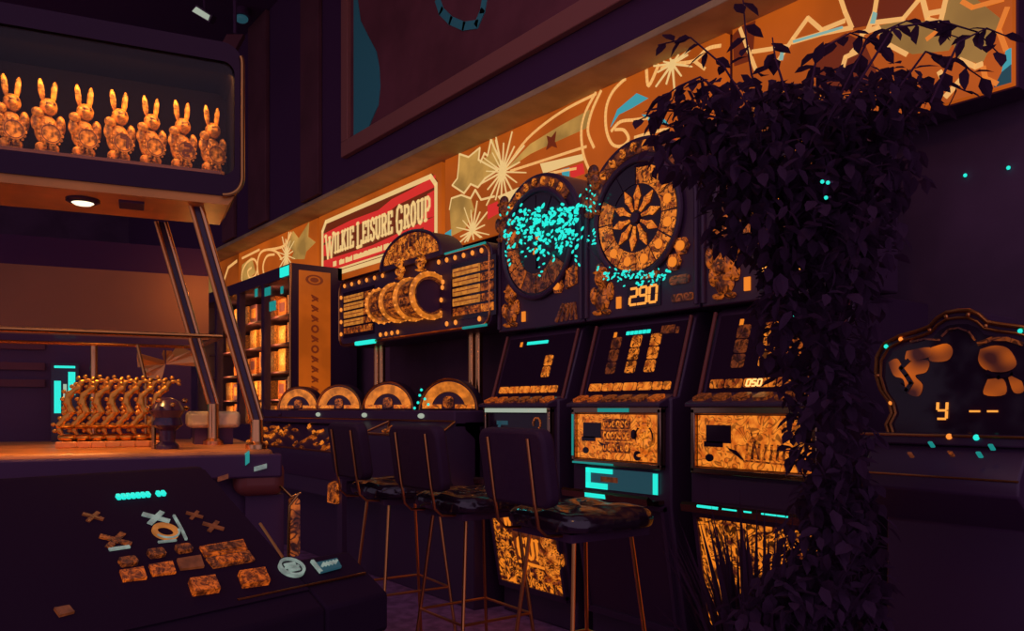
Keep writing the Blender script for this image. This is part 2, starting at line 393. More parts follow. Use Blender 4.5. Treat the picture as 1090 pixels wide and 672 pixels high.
# far left panels
x0, x1 = xs['a'], xs['b']-.02
t = panel(x0, x1, 'sign_orange_dim', 'farthest illuminated orange sign panel with a gold leaf, at the left end of the row')
shapes(t, 'leaf_motif', 'sign_gold_dim', [PX([(212, 300), (222, 288), (232, 284), (235, 300), (229, 318), (222, 332), (213, 330), (216, 316)])], x0, x1)
lines(t, 'outline', 'sign_line', [PX([(212, 302), (222, 289), (233, 284), (235, 302), (228, 320), (222, 333)]), PX([(238, 300), (243, 285), (252, 278)])], .03, x0, x1)
x0, x1 = xs['b'], xs['c']-.012
t = panel(x0, x1, 'sign_orange', 'illuminated orange sign panel with scroll and gold leaf, left of the red lettered sign')
shapes(t, 'leaf_motif', 'sign_gold', [PX([(306, 262), (312, 246), (318, 254), (329, 236), (328, 252), (336, 258), (326, 268), (324, 276), (310, 276), (313, 268)]),
                                       PX([(258, 282), (268, 274), (272, 290), (262, 300), (256, 298)])], x0, x1)
lines(t, 'scroll_line', 'sign_line', [PX([(258, 303), (258, 290), (263, 280), (270, 276), (274, 283), (272, 293), (266, 296), (264, 289), (268, 285)]),
                                      PX([(276, 300), (274, 282), (277, 270), (284, 266), (294, 268), (300, 276)]),
                                      PX([(282, 297), (280, 284), (284, 273), (292, 271)]),
                                      PX([(284, 266), (302, 262), (310, 248)]), PX([(258, 275), (276, 266)])], .022, x0, x1)
burst(t, 305, 272, .22, x0, x1)
# the lettered sign
x0, x1 = xs['c']+.012, xs['d']-.012
t = panel(x0, x1, 'sign_orange', 'illuminated red sign with cream western lettering and cream cut corner frame')
m_ = .13; c_ = .07
fx0, fx1, fz0, fz1 = x0+.07, x1-.055, Z0+.045, Z1-.06
def cutrect(e): return [(fx0+c_+e, fz0+e), (fx1-c_-e, fz0+e), (fx1-e, fz0+c_+e), (fx1-e, fz1-c_-e), (fx1-c_-e, fz1-e), (fx0+c_+e, fz1-e), (fx0+e, fz1-c_-e), (fx0+e, fz0+c_+e)]
MB().flat(sf, cutrect(0), 0, .002).build('field', 'sign_brown', t)
mb = MB()
zr = fz1-fz0; xr = fx1-fx0
U = lambda a, b: (fx0+a*xr, fz0+b*zr)
for i, p in enumerate(([U(.02, .62), U(.30, .70), U(.62, .70), U(.70, .76), U(.985, .80), U(.985, .96), U(.80, .90), U(.66, .88), U(.55, .80), U(.30, .82), U(.02, .78)],
          [U(.02, .12), U(.4, .10), U(.985, .20), U(.985, .40), U(.5, .30), U(.02, .32)],
          [U(.02, .40), U(.10, .36), U(.12, .60), U(.02, .58)], [U(.9, .42), U(.985, .40), U(.985, .76), U(.93, .74)])):
    MB().flat(sf, p, .002, .0035+.0003*i).build('red_swoosh', 'sign_red', t)
mb = MB(); P = cutrect(.018); mb.line(sf, P+[P[0]], .034, .002, .006); mb.build('cream_border', 'sign_cream', t)
mb = MB(); lettering(mb, sf, 'WILKIE LEISURE GROUP', fx0+.09, fx1-.07, 2.352, .165, .004, .009, big_first=True, heavy=.30)
mb.build('lettering', 'sign_cream', t)
mb = MB()
rx = fx0+.24
while rx < fx1-.45:
    ww = random.choice((.012, .018, .02)); hh = random.choice((.042, .042, .036))
    if random.random() > .1: mb.rect(sf, rx, rx+ww, 2.243, 2.243+hh, .004, .008)
    rx += ww+.008
mb.build('small_lettering', 'sign_cream', t)
mb = MB(); mb.rect(sf, fx0+.1, fx1-.1, fz0+.042, fz0+.056, .004, .007); mb.build('cream_rule', 'sign_cream', t)
# stars and comet panel
x0, x1 = xs['d']+.02, xs['e']-.01
k = 2.868; Q = lambda l: PX(l, 460, 0, k)
t = panel(x0, x1, 'sign_orange', 'long illuminated orange sign panel with comet, gold stars and scrolls behind the wheel machines')
shapes(t, 'star_motif', 'sign_gold', [Q([(84, 468), (112, 480), (146, 452), (142, 488), (200, 520), (162, 545), (140, 572), (118, 562), (98, 590), (62, 566), (78, 545), (82, 505)]),
                                       Q([(148, 496), (178, 470), (186, 425), (200, 472), (214, 500), (186, 512)]),
                                       Q([(54, 634), (60, 606), (90, 596), (118, 606), (128, 640), (100, 700), (60, 720)])], x0, x1)
lines(t, 'star_outline', 'sign_cream', [Q([(84, 468), (112, 480), (146, 452), (142, 488), (200, 520), (162, 545), (140, 572), (118, 562), (98, 590), (62, 566), (78, 545), (82, 505), (84, 468)]),
                                        Q([(148, 496), (160, 468), (170, 476), (180, 420), (200, 472), (214, 500)]),
                                        Q([(54, 640), (60, 606), (90, 596), (118, 606), (132, 580), (150, 610), (190, 600)]), Q([(195, 428), (205, 470), (210, 500)])], .012, x0, x1)
burst(t, 535, 183, .24, x0, x1, 18)
burst(t, 503, 246, .19, x0, x1, 16)
shapes(t, 'comet_tail', 'sign_gold', [Q([(222, 522), (300, 440), (390, 385), (482, 335), (470, 392), (380, 432), (300, 470)])], x0, x1)
shapes(t, 'comet_band', 'sign_cream', [Q([(330, 500), (462, 470), (466, 488), (340, 530)]), Q([(200, 600), (330, 545), (345, 560), (230, 640)])], x0, x1)
lines(t, 'comet_outline', 'sign_line', [Q([(225, 515), (290, 425), (390, 345), (500, 287)]), Q([(240, 522), (340, 490), (470, 448)]),
                                        Q([(500, 283), (470, 340), (456, 400), (462, 470), (480, 520)]), Q([(516, 278), (488, 340), (476, 400), (494, 450)]),
                                        Q([(250, 600), (330, 540), (440, 515)])], .014, x0, x1)
lines(t, 'scroll_line', 'sign_line', [Q([(590, 240), (552, 280), (532, 330), (532, 395), (550, 440), (580, 446), (600, 425), (586, 398), (560, 396)]),
                                      Q([(548, 400), (575, 372), (620, 366), (660, 360)]), Q([(655, 215), (662, 262), (692, 198)]),
                                      Q([(700, 210), (735, 196), (800, 186), (840, 150), (880, 140)]), Q([(800, 186), (832, 210)]), Q([(620, 420), (690, 400), (720, 396)])], .015, x0, x1)
burst(t, 716, 68, .13, x0, x1, 12)
shapes(t, 'teal_feather', 'sign_teal', [Q([(545, 388), (566, 335), (625, 285), (660, 300), (610, 330), (570, 350)]), Q([(640, 350), (700, 352), (726, 385), (660, 368)]), Q([(395, 518), (420, 512), (418, 540), (400, 545)]),
                                         Q([(18, 720), (60, 700), (58, 750), (20, 760)])], x0, x1)
shapes(t, 'red_patch', 'sign_red', [Q([(420, 512), (460, 498), (466, 530), (425, 545)]), Q([(735, 420), (775, 450), (785, 480), (740, 450)]), Q([(170, 628), (200, 615), (205, 650), (170, 670)])], x0, x1)
shapes(t, 'small_star', 'sign_brown', [Q([(352, 415), (366, 420), (380, 402), (376, 432), (382, 452), (366, 446), (350, 458), (356, 436)])], x0, x1, d=.007)
# near right panel
x0, x1 = xs['e']+.01, xs['f']
k2 = 3.114; Q = lambda l: PX(l, 740, 0, k2)
t = panel(x0, x1, 'sign_orange', 'nearest illuminated sign panel with big gold stars, above the leafy plant at right')
CL = lambda p: [(x, z) for x, z in p]
shapes(t, 'dark_patch', 'sign_brown', [Q([(400, 165), (500, 110), (560, 140), (620, 280), (400, 330)]), Q([(600, -10), (740, -20), (690, 66), (600, 80), (520, 95), (490, 0)]), Q([(120, 120), (150, 60), (200, 60), (190, 200), (130, 220)])], x0, x1, d=.002)
shapes(t, 'star_motif', 'sign_gold_dim', [Q([(606, 86), (690, 70), (790, 72), (862, 132), (840, 168), (720, 180), (640, 148)]),
                                       Q([(834, -6), (900, -30), (960, 20), (1012, 62), (1000, 112), (950, 214), (866, 190), (850, 110), (818, 76)])], x0, x1, d=.0032)
shapes(t, 'orange_spike', 'sign_orange', [Q([(694, 66), (748, -14), (772, 60)])], x0, x1, d=.0036)
lines(t, 'white_outline', 'sign_line', [Q([(150, 95), (170, 150), (200, 228)]), Q([(190, 172), (280, 158), (300, 155)]), Q([(262, 222), (325, 128), (374, 60), (420, 100), (494, 70)]),
                                        Q([(325, 140), (420, 112), (520, 92)]), Q([(478, -20), (498, 40), (520, 92)]), Q([(575, 95), (596, 40), (604, -10)]),
                                        Q([(590, 76), (690, 64), (742, 2), (750, -20)]), Q([(750, -20), (772, 66), (830, 80)]), Q([(814, 78), (832, 0)]), Q([(772, 46), (828, 36)]),
                                        Q([(520, 175), (545, 150), (555, 110), (606, 92), (640, 148), (700, 180)]), Q([(480, 265), (500, 190), (540, 172)]),
                                        Q([(950, 214), (930, 222), (880, 200)]), Q([(812, 240), (830, 280)]), Q([(832, 320), (880, 268)])], .017, x0, x1)
lines(t, 'orange_outline', 'sign_line_orange', [Q([(886, 6), (920, 26), (1020, -2)]), Q([(1034, 28), (1006, 100), (1030, 165)]), Q([(955, 225), (962, 260), (1000, 278)]), Q([(770, 130), (815, 95)])], .016, x0, x1)
shapes(t, 'teal_patch', 'sign_teal', [Q([(1030, 165), (1054, 158), (1054, 212), (1016, 240), (1024, 200)])], x0, x1)
shapes(t, 'teal_shadow', 'teal_dim', [Q([(1016, 240), (1054, 212), (1054, 292), (990, 300)])], x0, x1)
shapes(t, 'pale_glint', 'sign_teal_pale', [Q([(280, 200), (288, 160), (300, 158), (290, 200)]), Q([(582, 80), (592, 40), (604, 44), (598, 80)]), Q([(326, 136), (490, 88), (492, 96), (328, 144)])], x0, x1, d=.007)

# ================================================================== WHEEL FRUIT MACHINES
def dyn(scale): return None
def fig(mb, fr, x, z, h, d, seed):          # embossed mascot relief: hat, head, body, arms, feet
    rnd = random.Random(seed); M = Matrix((fr.ex, fr.n, fr.ez)).transposed()
    E = lambda cx, cz, rx, rz, ry=.02: mb.ball(fr.p(x+cx*h, z+cz*h, d), (rx*h, ry, rz*h), 12, 8, M)
    E(0, .30, .20, .24); E(0, .68, .17, .17, .03); E(-.02, .86, .13, .12); E(-.02, .80, .21, .035, .03)
    E(-.22, .38, .07, .16); E(.22, .42, .07, .17); E(-.11, .05, .10, .05, .03); E(.12, .05, .10, .05, .03); E(.06, .66, .05, .04, .05)
def fruit_machine(xc, label, kind):
    t = thing('fruit_machine', label, 'arcade machine', (xc, 2.75, 0), 0, 'wheel topped fruit machines along the wall')
    hw = .285
    MB().prof([(3.05, 0), (2.50, 0), (2.50, .14), (2.47, .16), (2.385, .66), (2.385, 1.08), (2.43, 1.09), (2.53, 1.405), (2.57, 1.43), (3.05, 1.43)], xc-hw, xc+hw).build('cabinet', 'satin', t, bev=.008)
    # side rails along the leaning screen
    for s in (-1, 1):
        MB().tube([(xc+s*(hw-.012), 2.418, 1.085), (xc+s*(hw-.012), 2.518, 1.41)], .008).build('screen_rail', 'cabinet_brown' , t, smooth=True)
    # belly glass
    tb = math.atan2(-.085, .5)
    bf = rowF(2.462, xc, .17, tb); lit = kind != 2
    MB().rect(bf, -.245, .245, .0, .475, 0, .006).build('belly_glass', 'art_belly' if lit else 'gloss', t)
    if kind == 1:
        MB().flat(bf, [(-.19, .28), (-.17, .43), (.15, .44), (.15, .13), (-.08, .10), (-.10, .28)], .006, .009).build('belly_plate', 'belly_plate', t)
        mb = MB(); lettering(mb, bf, 'WORLD', -.15, .13, .30, .11, .009, .015, heavy=.26); lettering(mb, bf, 'GUI', -.06, .12, .15, .10, .009, .015, heavy=.26)
        mb.line(bf, [(-.06, .125), (.14, .118)], .012, .009, .015); tag(mb.build('belly_lettering', 'digit_amber', t), 'amber lettering on the belly glass')
        mb = MB(); fig(mb, bf, .18, .05, .30, .004, 3); mb.build('belly_mascot', 'art', t, smooth=True)
    if kind == 3:
        mb = MB(); mb.ring(bf, -.05, .2, .03, .042, .006, .010, n=20, sx=.7); mb.line(bf, [(-.23, .44), (-.20, .25), (-.14, .12), (-.12, .02)], .02, .006, .010); mb.build('belly_motif', 'digit_amber', t)
    mb = MB()
    for a in ((-.262, -.245, -.015, .49), (.245, .262, -.015, .49), (-.262, .262, -.03, -.0), (-.262, .262, .475, .495)): mb.rect(bf, *a, -.004, .014)
    mb.build('belly_frame', 'satin', t)
    # coin tray
    mb = MB(); mb.prof([(2.39, .665), (2.29, .665), (2.285, .69), (2.295, .70), (2.32, .68), (2.39, .68)], xc-.25, xc+.25); mb.build('coin_tray', 'chrome', t)
    MB().rect(rowF(2.385), xc-.19, xc+.22, .698, .785, 0, .006).build('tray_window', 'teal_dim' if kind == 2 else 'satin', t)
    if kind == 2:
        mb = MB(); f2 = rowF(2.385)
        for a in ((-.19, -.165, .698, .785), (-.19, -.03, .765, .785), (-.19, -.06, .698, .722), (.20, .222, .70, .782)): mb.rect(f2, xc+a[0], xc+a[1], a[2], a[3], .006, .012)
        mb.rect(f2, xc-.10, xc+.02, .672, .690, .085, .10)
        tag(mb.build('tray_light', 'teal_led', t), 'teal glowing light around the coin tray')
        MB().rect(f2, xc-.10, xc-.0, .73, .752, .006, .009).build('coin_label', 'x_dim', t)
    if kind == 3:
        mb = MB(); mb.tube([(xc-.17, 2.285, .690), (xc-.08, 2.285, .690)], .005); mb.tube([(xc-.06, 2.285, .690), (xc+.0, 2.285, .690)], .003); mb.tube([(xc+.03, 2.285, .690), (xc+.06, 2.285, .690)], .003); mb.tube([(xc+.10, 2.285, .690), (xc+.2, 2.285, .690)], .003); mb.build('tray_light', 'teal_led', t)
    # lit lower glass
    lf = rowF(2.372, xc, .815)
    if kind == 1:
        MB().rect(lf, -.235, .235, .012, .20, 0, .006).build('lower_glass', 'screen', t)
        mb = MB(); mb.ring(lf, .155, .155, .022, .03, .006, .01, n=16, a0=-1, a1=3.6); mb.line(lf, [(.10, .11), (.2, .11)], .008, .006, .01); mb.disc(lf, .15, .06, .036, .006, .009)
        mb.build('glass_motif', 'art_mid', t)
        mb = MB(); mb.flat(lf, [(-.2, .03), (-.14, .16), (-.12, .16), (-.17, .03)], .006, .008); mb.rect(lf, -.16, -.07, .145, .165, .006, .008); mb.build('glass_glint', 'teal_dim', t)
    else:
        MB().rect(lf, -.235, .235, .012, .20, 0, .006).build('lower_glass', 'art_bright', t)
        mb = MB(); mb.rect(lf, -.195, -.085, .10, .165, .006, .009); mb.rect(lf, -.205, -.12, .085, .105, .006, .009)
        mb.flat(lf, [(-.10, .085), (-.06, .075), (-.02, .035), (-.09, .075)], .006, .009); 
        tag(mb.build('dark_window', 'screen', t), 'small dark window in the lit glass'); mb = MB(); mb.disc(lf, -.18, .045, .014, .006, .009, sx=1.3)
        if kind == 2:
            mb.disc(lf, .105, .12, .02, .006, .009, sx=.8); mb.disc(lf, .16, .085, .018, .006, .009); mb.disc(lf, .125, .035, .02, .006, .009); mb.ring(lf, .16, .11, .046, .052, .006, .009, sx=.95, n=24)
        mb.build('dark_spot', 'screen', t)
        mb = MB()
        if kind == 2:
            for r, (z, h_) in enumerate(((.145, .034), (.097, .036), (.048, .034))):
                nn = (6, 8, 6)[r]
                mb.rect(lf, -.075-.01*(r == 1), .085+.01*(r == 1), z-.006, z+h_+.004, .006, .008)
            tag(mb.build('title_block', 'art_mid', t), 'darker title block on the lit glass')
            mb = MB()
            for r, (z, h_, nn) in enumerate(((.147, .028, 6), (.098, .03, 7), (.049, .028, 6))):
                x = -.072
                for i in range(nn):
                    mb.ring(lf, x+.012, z+h_/2, h_*.30, h_*.5, .008, .011, n=10, sx=.7, a0=random.random()*3, a1=5+random.random()*2); x += .152/nn
            mb.build('title_swirl', 'art_bright', t)
            mb = MB(); fig(mb, lf, .165, .03, .15, .004, 5); mb.build('glass_mascot', 'art_bright', t, smooth=True)
        else:
            for i in range(7): mb.line(lf, [(-.02+.025*i, .05), (-.015+.025*i, .10)], .009, .006, .009)
            mb.line(lf, [(-.03, .042), (.17, .036)], .006, .006, .009); mb.line(lf, [(0, .14), (.03, .06)], .006, .006, .009); mb.line(lf, [(.03, .14), (.0, .06)], .006, .006, .009)
            mb.build('title_block', 'art_mid', t)
    mb = MB()
    for a in ((-.26, -.24, -.01, .225), (.24, .26, -.01, .225), (-.26, .26, -.015, .008), (-.26, .26, .205, .232)): mb.rect(lf, *a, -.01, .02)
    mb.build('chrome_frame', 'chrome', t, bev=.004)
    if kind == 2:
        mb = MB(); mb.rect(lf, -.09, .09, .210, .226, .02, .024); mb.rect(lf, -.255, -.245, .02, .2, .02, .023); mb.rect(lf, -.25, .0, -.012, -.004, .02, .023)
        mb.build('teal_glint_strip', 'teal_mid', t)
    if kind == 1:
        mb = MB(); mb.rect(lf, -.24, .24, .206, .226, .02, .024); mb.build('pale_strip', 'lamp_pale', t)
    # button deck
    MB().prof([(2.39, 1.045), (2.33, 1.045), (2.33, 1.06), (2.435, 1.10), (2.44, 1.05)], xc-.27, xc+.27).build('button_deck', 'satin', t, bev=.004)
    df = Fr((xc, 2.33, 1.06), (1, 0, 0), (0, .105, .04))
    for i in range(6):
        x = -.22+.088*i
        MB().flat(df, rrect(x-.03, x+.03, .02, .075, .012), -.004, .012).build('button', ('button_lit', 'button_lit', 'button_low', 'button_low', 'button_low', 'button_lit')[i] if kind != 3 else 'button_low', t)
    # leaning screen
    ts = math.atan2(.1, .315); uf = rowF(2.433, xc, 1.093, ts)
    MB().rect(uf, -.25, .25, .0, .315, 0, .006).build('screen_glass', 'screen', t)
    mb = MB(); x = -.235
    while x < .22:
        ww = random.choice((.05, .06, .075)); mb.flat(uf, rrect(x, min(x+ww, .235), .022, .055, .006), .006, .010); x += ww+.008
    mb.build('win_strip', 'art_bright' if kind != 3 else 'art', t)
    for i, x in enumerate((-.13, -.01, .10)):
        m3 = {1: ('screen', 'art_dim', 'art'), 2: ('art_dim', 'art', 'art'), 3: ('art_dim', 'art', 'art_mid')}[kind][i]
        mb = MB(); z = .10
        for j in range(3):
            if (kind == 1 and (i < 2 or j == 2)) or (kind == 3 and i == 2 and j == 2): z += .058; continue
            mb.flat(uf, rrect(x-.028, x+.028, z, z+.052, .008), .006, .010)
            if j == 1: mb.ring(uf, x, z+.026, .012, .022, .010, .013, n=14)
            z += .058
        if mb.v: mb.build('reel_strip', m3, t)
    mb = MB()
    if kind == 2:
        for i in range(6): mb.rect(uf, -.08+.024*i, -.062+.024*i, .275, .29, .006, .010)
    if kind == 1:
        mb.rect(uf, -.10, .06, .275, .29, .006, .010); mb.rect(uf, -.05, .24, -.022, -.008, .006, .02)
    if kind == 3:
        mb.rect(uf, .06, .09, .28, .29, .006, .010)
    mb.build('teal_readout', 'teal_led', t)
    mb = MB(); mb.rect(uf, -.155, -.140, .268, .292, .006, .010); mb.build('indicator', 'digit_amber', t)
    if kind == 2:
        mb = MB(); mb.rect(uf, .12, .19, .265, .30, .006, .009); mb.rect(uf, .2, .215, .262, .29, .006, .009); mb.build('dim_label', 'art_dim', t)
    if kind == 3:
        mb = MB(); digits(mb, uf, '050', -.07, .026, .016, .024, .005, .010, .013); tag(mb.build('prize_digits', 'bulb_hot', t), 'bright digits in the win strip')
    # topper
    TW, zc, Rr = .328, 1.86, .328
    tf = rowF(2.5, xc, 0)
    out = [(-TW, 1.435), (TW, 1.435)]+[(Rr*math.cos(a), zc+Rr*math.sin(a)) for a in [PI*i/28 for i in range(29)]]
    top = MB().flat(tf, out, -.24, 0).build('topper', 'satin', t, bev=.006)
    mb = MB(); arc = [(Rr-.012)]
    pts = [tf.p(-TW+.012, 1.45, .004)]+[tf.p((Rr-.012)*math.cos(a), zc+(Rr-.012)*math.sin(a), .004) for a in [PI-PI*i/32 for i in range(33)]]+[tf.p(TW-.012, 1.45, .004)]
    mb.tube(pts, .011, 8); mb.build('topper_edge', 'satin', top, smooth=True)
    # arched name plate
    mb = MB(); mb.ring(tf, 0, zc, .262, .312, 0, .012, .22*PI, .80*PI, n=18); mb.build('arch_plate', 'art_dim' if kind != 3 else 'art_dim', top)
    mb = MB()
    for i in range(7):
        a = PI*(.74-.075*i); f3 = Fr(tf.p(.287*math.cos(a), zc+.287*math.sin(a), .012), tf.ex*math.sin(a)-tf.ez*math.cos(a), tf.ex*math.cos(a)+tf.ez*math.sin(a))
        mb.ring(f3, 0, 0, .010, .021, 0, .008, n=12, sx=.75, a0=i*1.7, a1=i*1.7+5)
    mb.build('arch_ornament', 'art', top)
    # wheel
    rw = .262 if kind == 1 else .245; zw = zc-.015
    wl = MB().disc(tf, 0, zw, rw, .002, .012, n=48).build('wheel', 'screen', top)
    mb = MB(); mb.tube([tf.p(rw*math.cos(a), zw+rw*math.sin(a), .016) for a in [2*PI*i/48 for i in range(48)]], .013, 8, closed=True); mb.build('wheel_rim', 'satin', wl, smooth=True)
    nseg = 12
    for i in range(nseg):
        a0 = 2*PI*i/nseg+.02; a1 = 2*PI*(i+1)/nseg-.02
        lit = True
        if kind == 1: lit = 5 <= i <= 7 
        if kind == 2: lit = not (3 <= i <= 4)
        mm = ('art' if kind == 2 else 'art_mid') if lit else 'art_dim' if kind == 1 and i in (8, 9, 10) else 'screen'
        mb = MB(); mb.ring(tf, 0, zw, .145, rw-.022, .012, .016, a0, a1, n=5)
        s_ = mb.build('wheel_segment', mm, wl)
        if lit and kind == 2 and i in (0, 7, 8, 9, 10, 11):
            am = (a0+a1)/2; mb = MB(); mb.disc(tf, .184*math.cos(am), zw+.184*math.sin(am), .020, .016, .020, n=14); mb.build('segment_spot', 'digit_amber', s_)
    if kind != 1:
        mb = MB()
        for i in range(10):
            a = 2*PI*i/10+.16
            if kind == 2 and i == 2: a += .05
            f3 = Fr(tf.p(0, zw, .014), tf.ex*math.sin(a)-tf.ez*math.cos(a), tf.ex*math.cos(a)+tf.ez*math.sin(a))
            mb.flat(f3, [(-.005, .035), (.005, .035), (.010, .075), (.019, .092), (0, .138), (-.019, .092), (-.010, .075)], 0, .006)
        tag(mb.build('wheel_arrows', 'art_bright', wl), 'ten orange arrows pointing outwards')
    else:
        mb = MB(); mb.flat(tf, [(-.02, zw-.05), (.0, zw-.05), (.025, zw+.05), (.005, zw+.05)], .014, .02); mb.build('wheel_arrow', 'art_bright', wl)
        mb = MB(); mb.line(tf, [(0, zw-.02), (0, zw-.12)], .008, .014, .02); mb.build('wheel_pointer', 'screen', wl)
    MB().disc(tf, 0, zw, .022, .014, .026, n=18).build('wheel_hub', 'satin', wl)
    # mascots and badges
    mb = MB(); fig(mb, tf, -.262, 1.90, .24, .01, 1)
    mb.build('corner_mascot', 'art_dim', top, smooth=True)
    mb = MB(); fig(mb, tf, -.215, 1.455, .24 if kind != 1 else .23, .004, 2)
    if kind == 3: fig(mb, tf, -.22, 1.52, .26, .012, 8)
    mb.build('lower_mascot', 'art_mid' if kind != 3 else 'art_mid', top, smooth=True)
    for (x, z) in (((.245, 1.69), (.205, 1.63)) if kind == 2 else ((.155, 1.62),) if kind == 1 else ((.2, 1.75),)):
        mb = MB(); mb.disc(tf, x, z, .036, 0, .014, n=6); b = mb.build('hex_badge', 'art_mid', top)
        MB().disc(tf, x, z, .02, .014, .022, n=16).build('badge_bulb', 'digit_amber', b)
    mb = MB(); mb.rect(tf, -.125, -.10, 1.475, 1.525, 0, .008); mb.build('side_lamp', 'digit_amber', top)
    if kind == 1:
        mb = MB(); mb.flat(tf, [(.21, 1.60), (.285, 1.62), (.285, 1.71), (.22, 1.685)], 0, .012); mb.build('corner_badge', 'art_mid', top)
        mb = MB()
        for i in range(5): mb.line(tf, [(.14+.035*i, 1.455), (.19+.02*i, 1.53)], .012, 0, .01)
        mb.build('corner_rays', 'art_dim', top)
    else:
        MB().rect(tf, -.06, .13, 1.465, 1.565, 0, .005).build('display', 'screen', top)
        mb = MB(); digits(mb, tf, '2.90' if kind == 2 else '5.11', -.045, 1.482, .040, .068, .010, .005, .009, gap=.4)
        tag(mb.build('display_digits', 'digit', top), 'amber digits reading the prize amount')
        mb = MB(); mb.flat(tf, rrect(.02, .12, 1.585, 1.61, .01), 0, .008); mb.build('display_cap', 'art_mid', top)
        mb = MB(); mb.flat(tf, rrect(.18, .28, 1.54, 1.575, .012), 0, .008); mb.flat(tf, rrect(.19, .30, 1.47, 1.50, .01), 0, .008); mb.build('side_badge', 'art_dim', top)
    return t
fruit_machine(-3.07, 'wheel topped fruit machine with teal reflections on its wheel, left one of the three', 1)
fruit_machine(-2.40, 'middle wheel topped fruit machine with arrow wheel and amber 2.90 display', 2)
fruit_machine(-1.733, 'wheel topped fruit machine with 5.11 display, half hidden by the leafy plant', 3)

# teal reflections on the two left wheels, put in as glowing blobs
def teal_reflection(label, spots, strands):
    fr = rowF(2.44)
    t = thing('teal_reflection', label, 'reflection', tuple(fr.p(*fr.hit(*spots[0][:2]))), 0, 'teal reflections on the wheel machines')
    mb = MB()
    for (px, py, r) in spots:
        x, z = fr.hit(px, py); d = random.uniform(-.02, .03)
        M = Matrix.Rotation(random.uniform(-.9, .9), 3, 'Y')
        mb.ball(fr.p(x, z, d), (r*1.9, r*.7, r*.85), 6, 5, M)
    tag(mb.build('reflection_blobs', 'teal_led', t, smooth=True), kind='stuff')
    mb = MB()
    for w_ in strands: mb.tube([fr.p(*fr.hit(*q), .005) for q in w_], .002, 5)
    mb.build('reflection_strand', 'dark', t)  # dark strands added to join the reflection blobs
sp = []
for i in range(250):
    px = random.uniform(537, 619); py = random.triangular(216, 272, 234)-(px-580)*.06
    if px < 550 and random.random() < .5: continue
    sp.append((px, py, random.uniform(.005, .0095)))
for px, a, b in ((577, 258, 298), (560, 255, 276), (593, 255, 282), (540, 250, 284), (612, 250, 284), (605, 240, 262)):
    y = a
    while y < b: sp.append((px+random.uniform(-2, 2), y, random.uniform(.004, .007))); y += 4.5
teal_reflection('dense teal reflection across the left wheel, built as glowing blobs', sp, [[(537, 232), (560, 226), (590, 224), (620, 230)], [(577, 230), (577, 298)], [(540, 232), (540, 284)], [(612, 232), (612, 284)]])
sp = []
for i in range(75):
    px = random.uniform(640, 712); d = abs(px-655)/60
    sp.append((px, 283+random.triangular(0, 20, 8)-d*2+(3 if px > 660 else 0), random.uniform(.003, .006)))
for i in range(28): sp.append((random.triangular(621, 640, 628), random.uniform(196, 262), random.uniform(.003, .006)))
teal_reflection('thin teal reflection around the lower edge of the arrow wheel, built as glowing blobs', sp, [[(628, 196), (626, 262), (641, 283), (660, 290), (712, 286)]])

# ================================================================== BARREL GAME MARQUEE AND COIN PUSHER COUNTER
XR = -3.42
cp = thing('coin_pusher', 'long low coin pusher counter with four lit domes under the barrel marquee', 'arcade machine', (-4.8, 2.6, 0))
MB().prof([(2.36, 0), (3.05, 0), (3.05, .975), (2.30, .975), (2.30, .93), (2.36, .88)], -6.1, XR).build('cabinet', 'satin', cp, bev=.006)
MB().prof([(2.24, .94), (2.60, .94), (2.60, 1.03), (2.24, 1.03)], -6.1, XR).build('ledge', 'dark', cp, bev=.008)
for i, x in enumerate((-5.75, -5.07, -4.40, -3.74)):
    mb = MB(); mb.ball((x, 2.235, 1.0), (.03, .012, .014)); mb.build('ledge_light', 'lamp_pale' if i else 'dark', cp, smooth=True)
# left: sloping coin bed; right: raised console
MB().prof([(2.05, .73), (2.05, .78), (2.26, .93), (2.36, .93), (2.36, .6), (2.10, .6)], -6.1, -4.45).build('coin_bed', 'satin', cp, bev=.004)
MB().prof([(2.13, .86), (2.13, .895), (2.24, .968), (2.40, .968), (2.40, .55), (2.20, .55)], -4.43, XR).build('console', 'satin', cp, bev=.004)
rf = lambda pts: [V(p) for p in pts]
mb = MB(); mb.tube([(-4.43, 2.128, .897), (XR, 2.128, .897)], .007, 8); mb.tube([(-6.1, 2.24, .975), (XR, 2.24, .975)], .005, 8); mb.tube([(XR, 2.128, .897), (XR, 2.24, .972)], .007, 8)
mb.tube([(-4.2, 2.13, .90), (-4.08, 2.23, .968), (-3.93, 2.13, .90)], .006, 8); mb.tube([(-6.1, 2.05, .782), (-4.45, 2.05, .782)], .006, 8)
mb.build('edge_trim', 'copper_tube', cp, smooth=True)
mb = MB(); bf = Fr((0, 2.05, .78), (1, 0, 0), (0, .21, .15))
mb2 = MB()
for i in range(46):
    x = random.uniform(-5.95, -4.5); z = random.uniform(.01, .24); an = random.uniform(0, PI)
    L = random.uniform(.02, .05)
    (mb if i % 3 else mb2).line(bf, [(x-L*math.cos(an), z-L*.5*math.sin(an)), (x, z), (x+L*math.cos(an+.5), z+L*.5*math.sin(an+.5))], .018, 0, .012)
tag(mb.build('coin_glints', 'art_mid', cp), kind='stuff'); tag(mb2.build('bright_coin_glints', 'art_bright', cp), kind='stuff')  # coin glints put in as glowing strokes
mb = MB()
for x in (-3.95, -3.62): mb.flat(Fr((x, 2.13, .897), (1, 0, 0), (0, .11, .073)), [(-.06, .02), (.05, .02), (.09, .07), (-.03, .075)], .0, .01)
mb.build('console_label', 'art_mid', cp)
mb = MB(); f4 = rowF(2.098); x, z = f4.hit(358, 524); 
mb.prof([(2.06, z-.065), (2.115, z-.065), (2.115, z+.065), (2.065, z+.05)], x-.055, x+.055); mb.build('coin_mech', 'art_mid', cp, bev=.006)
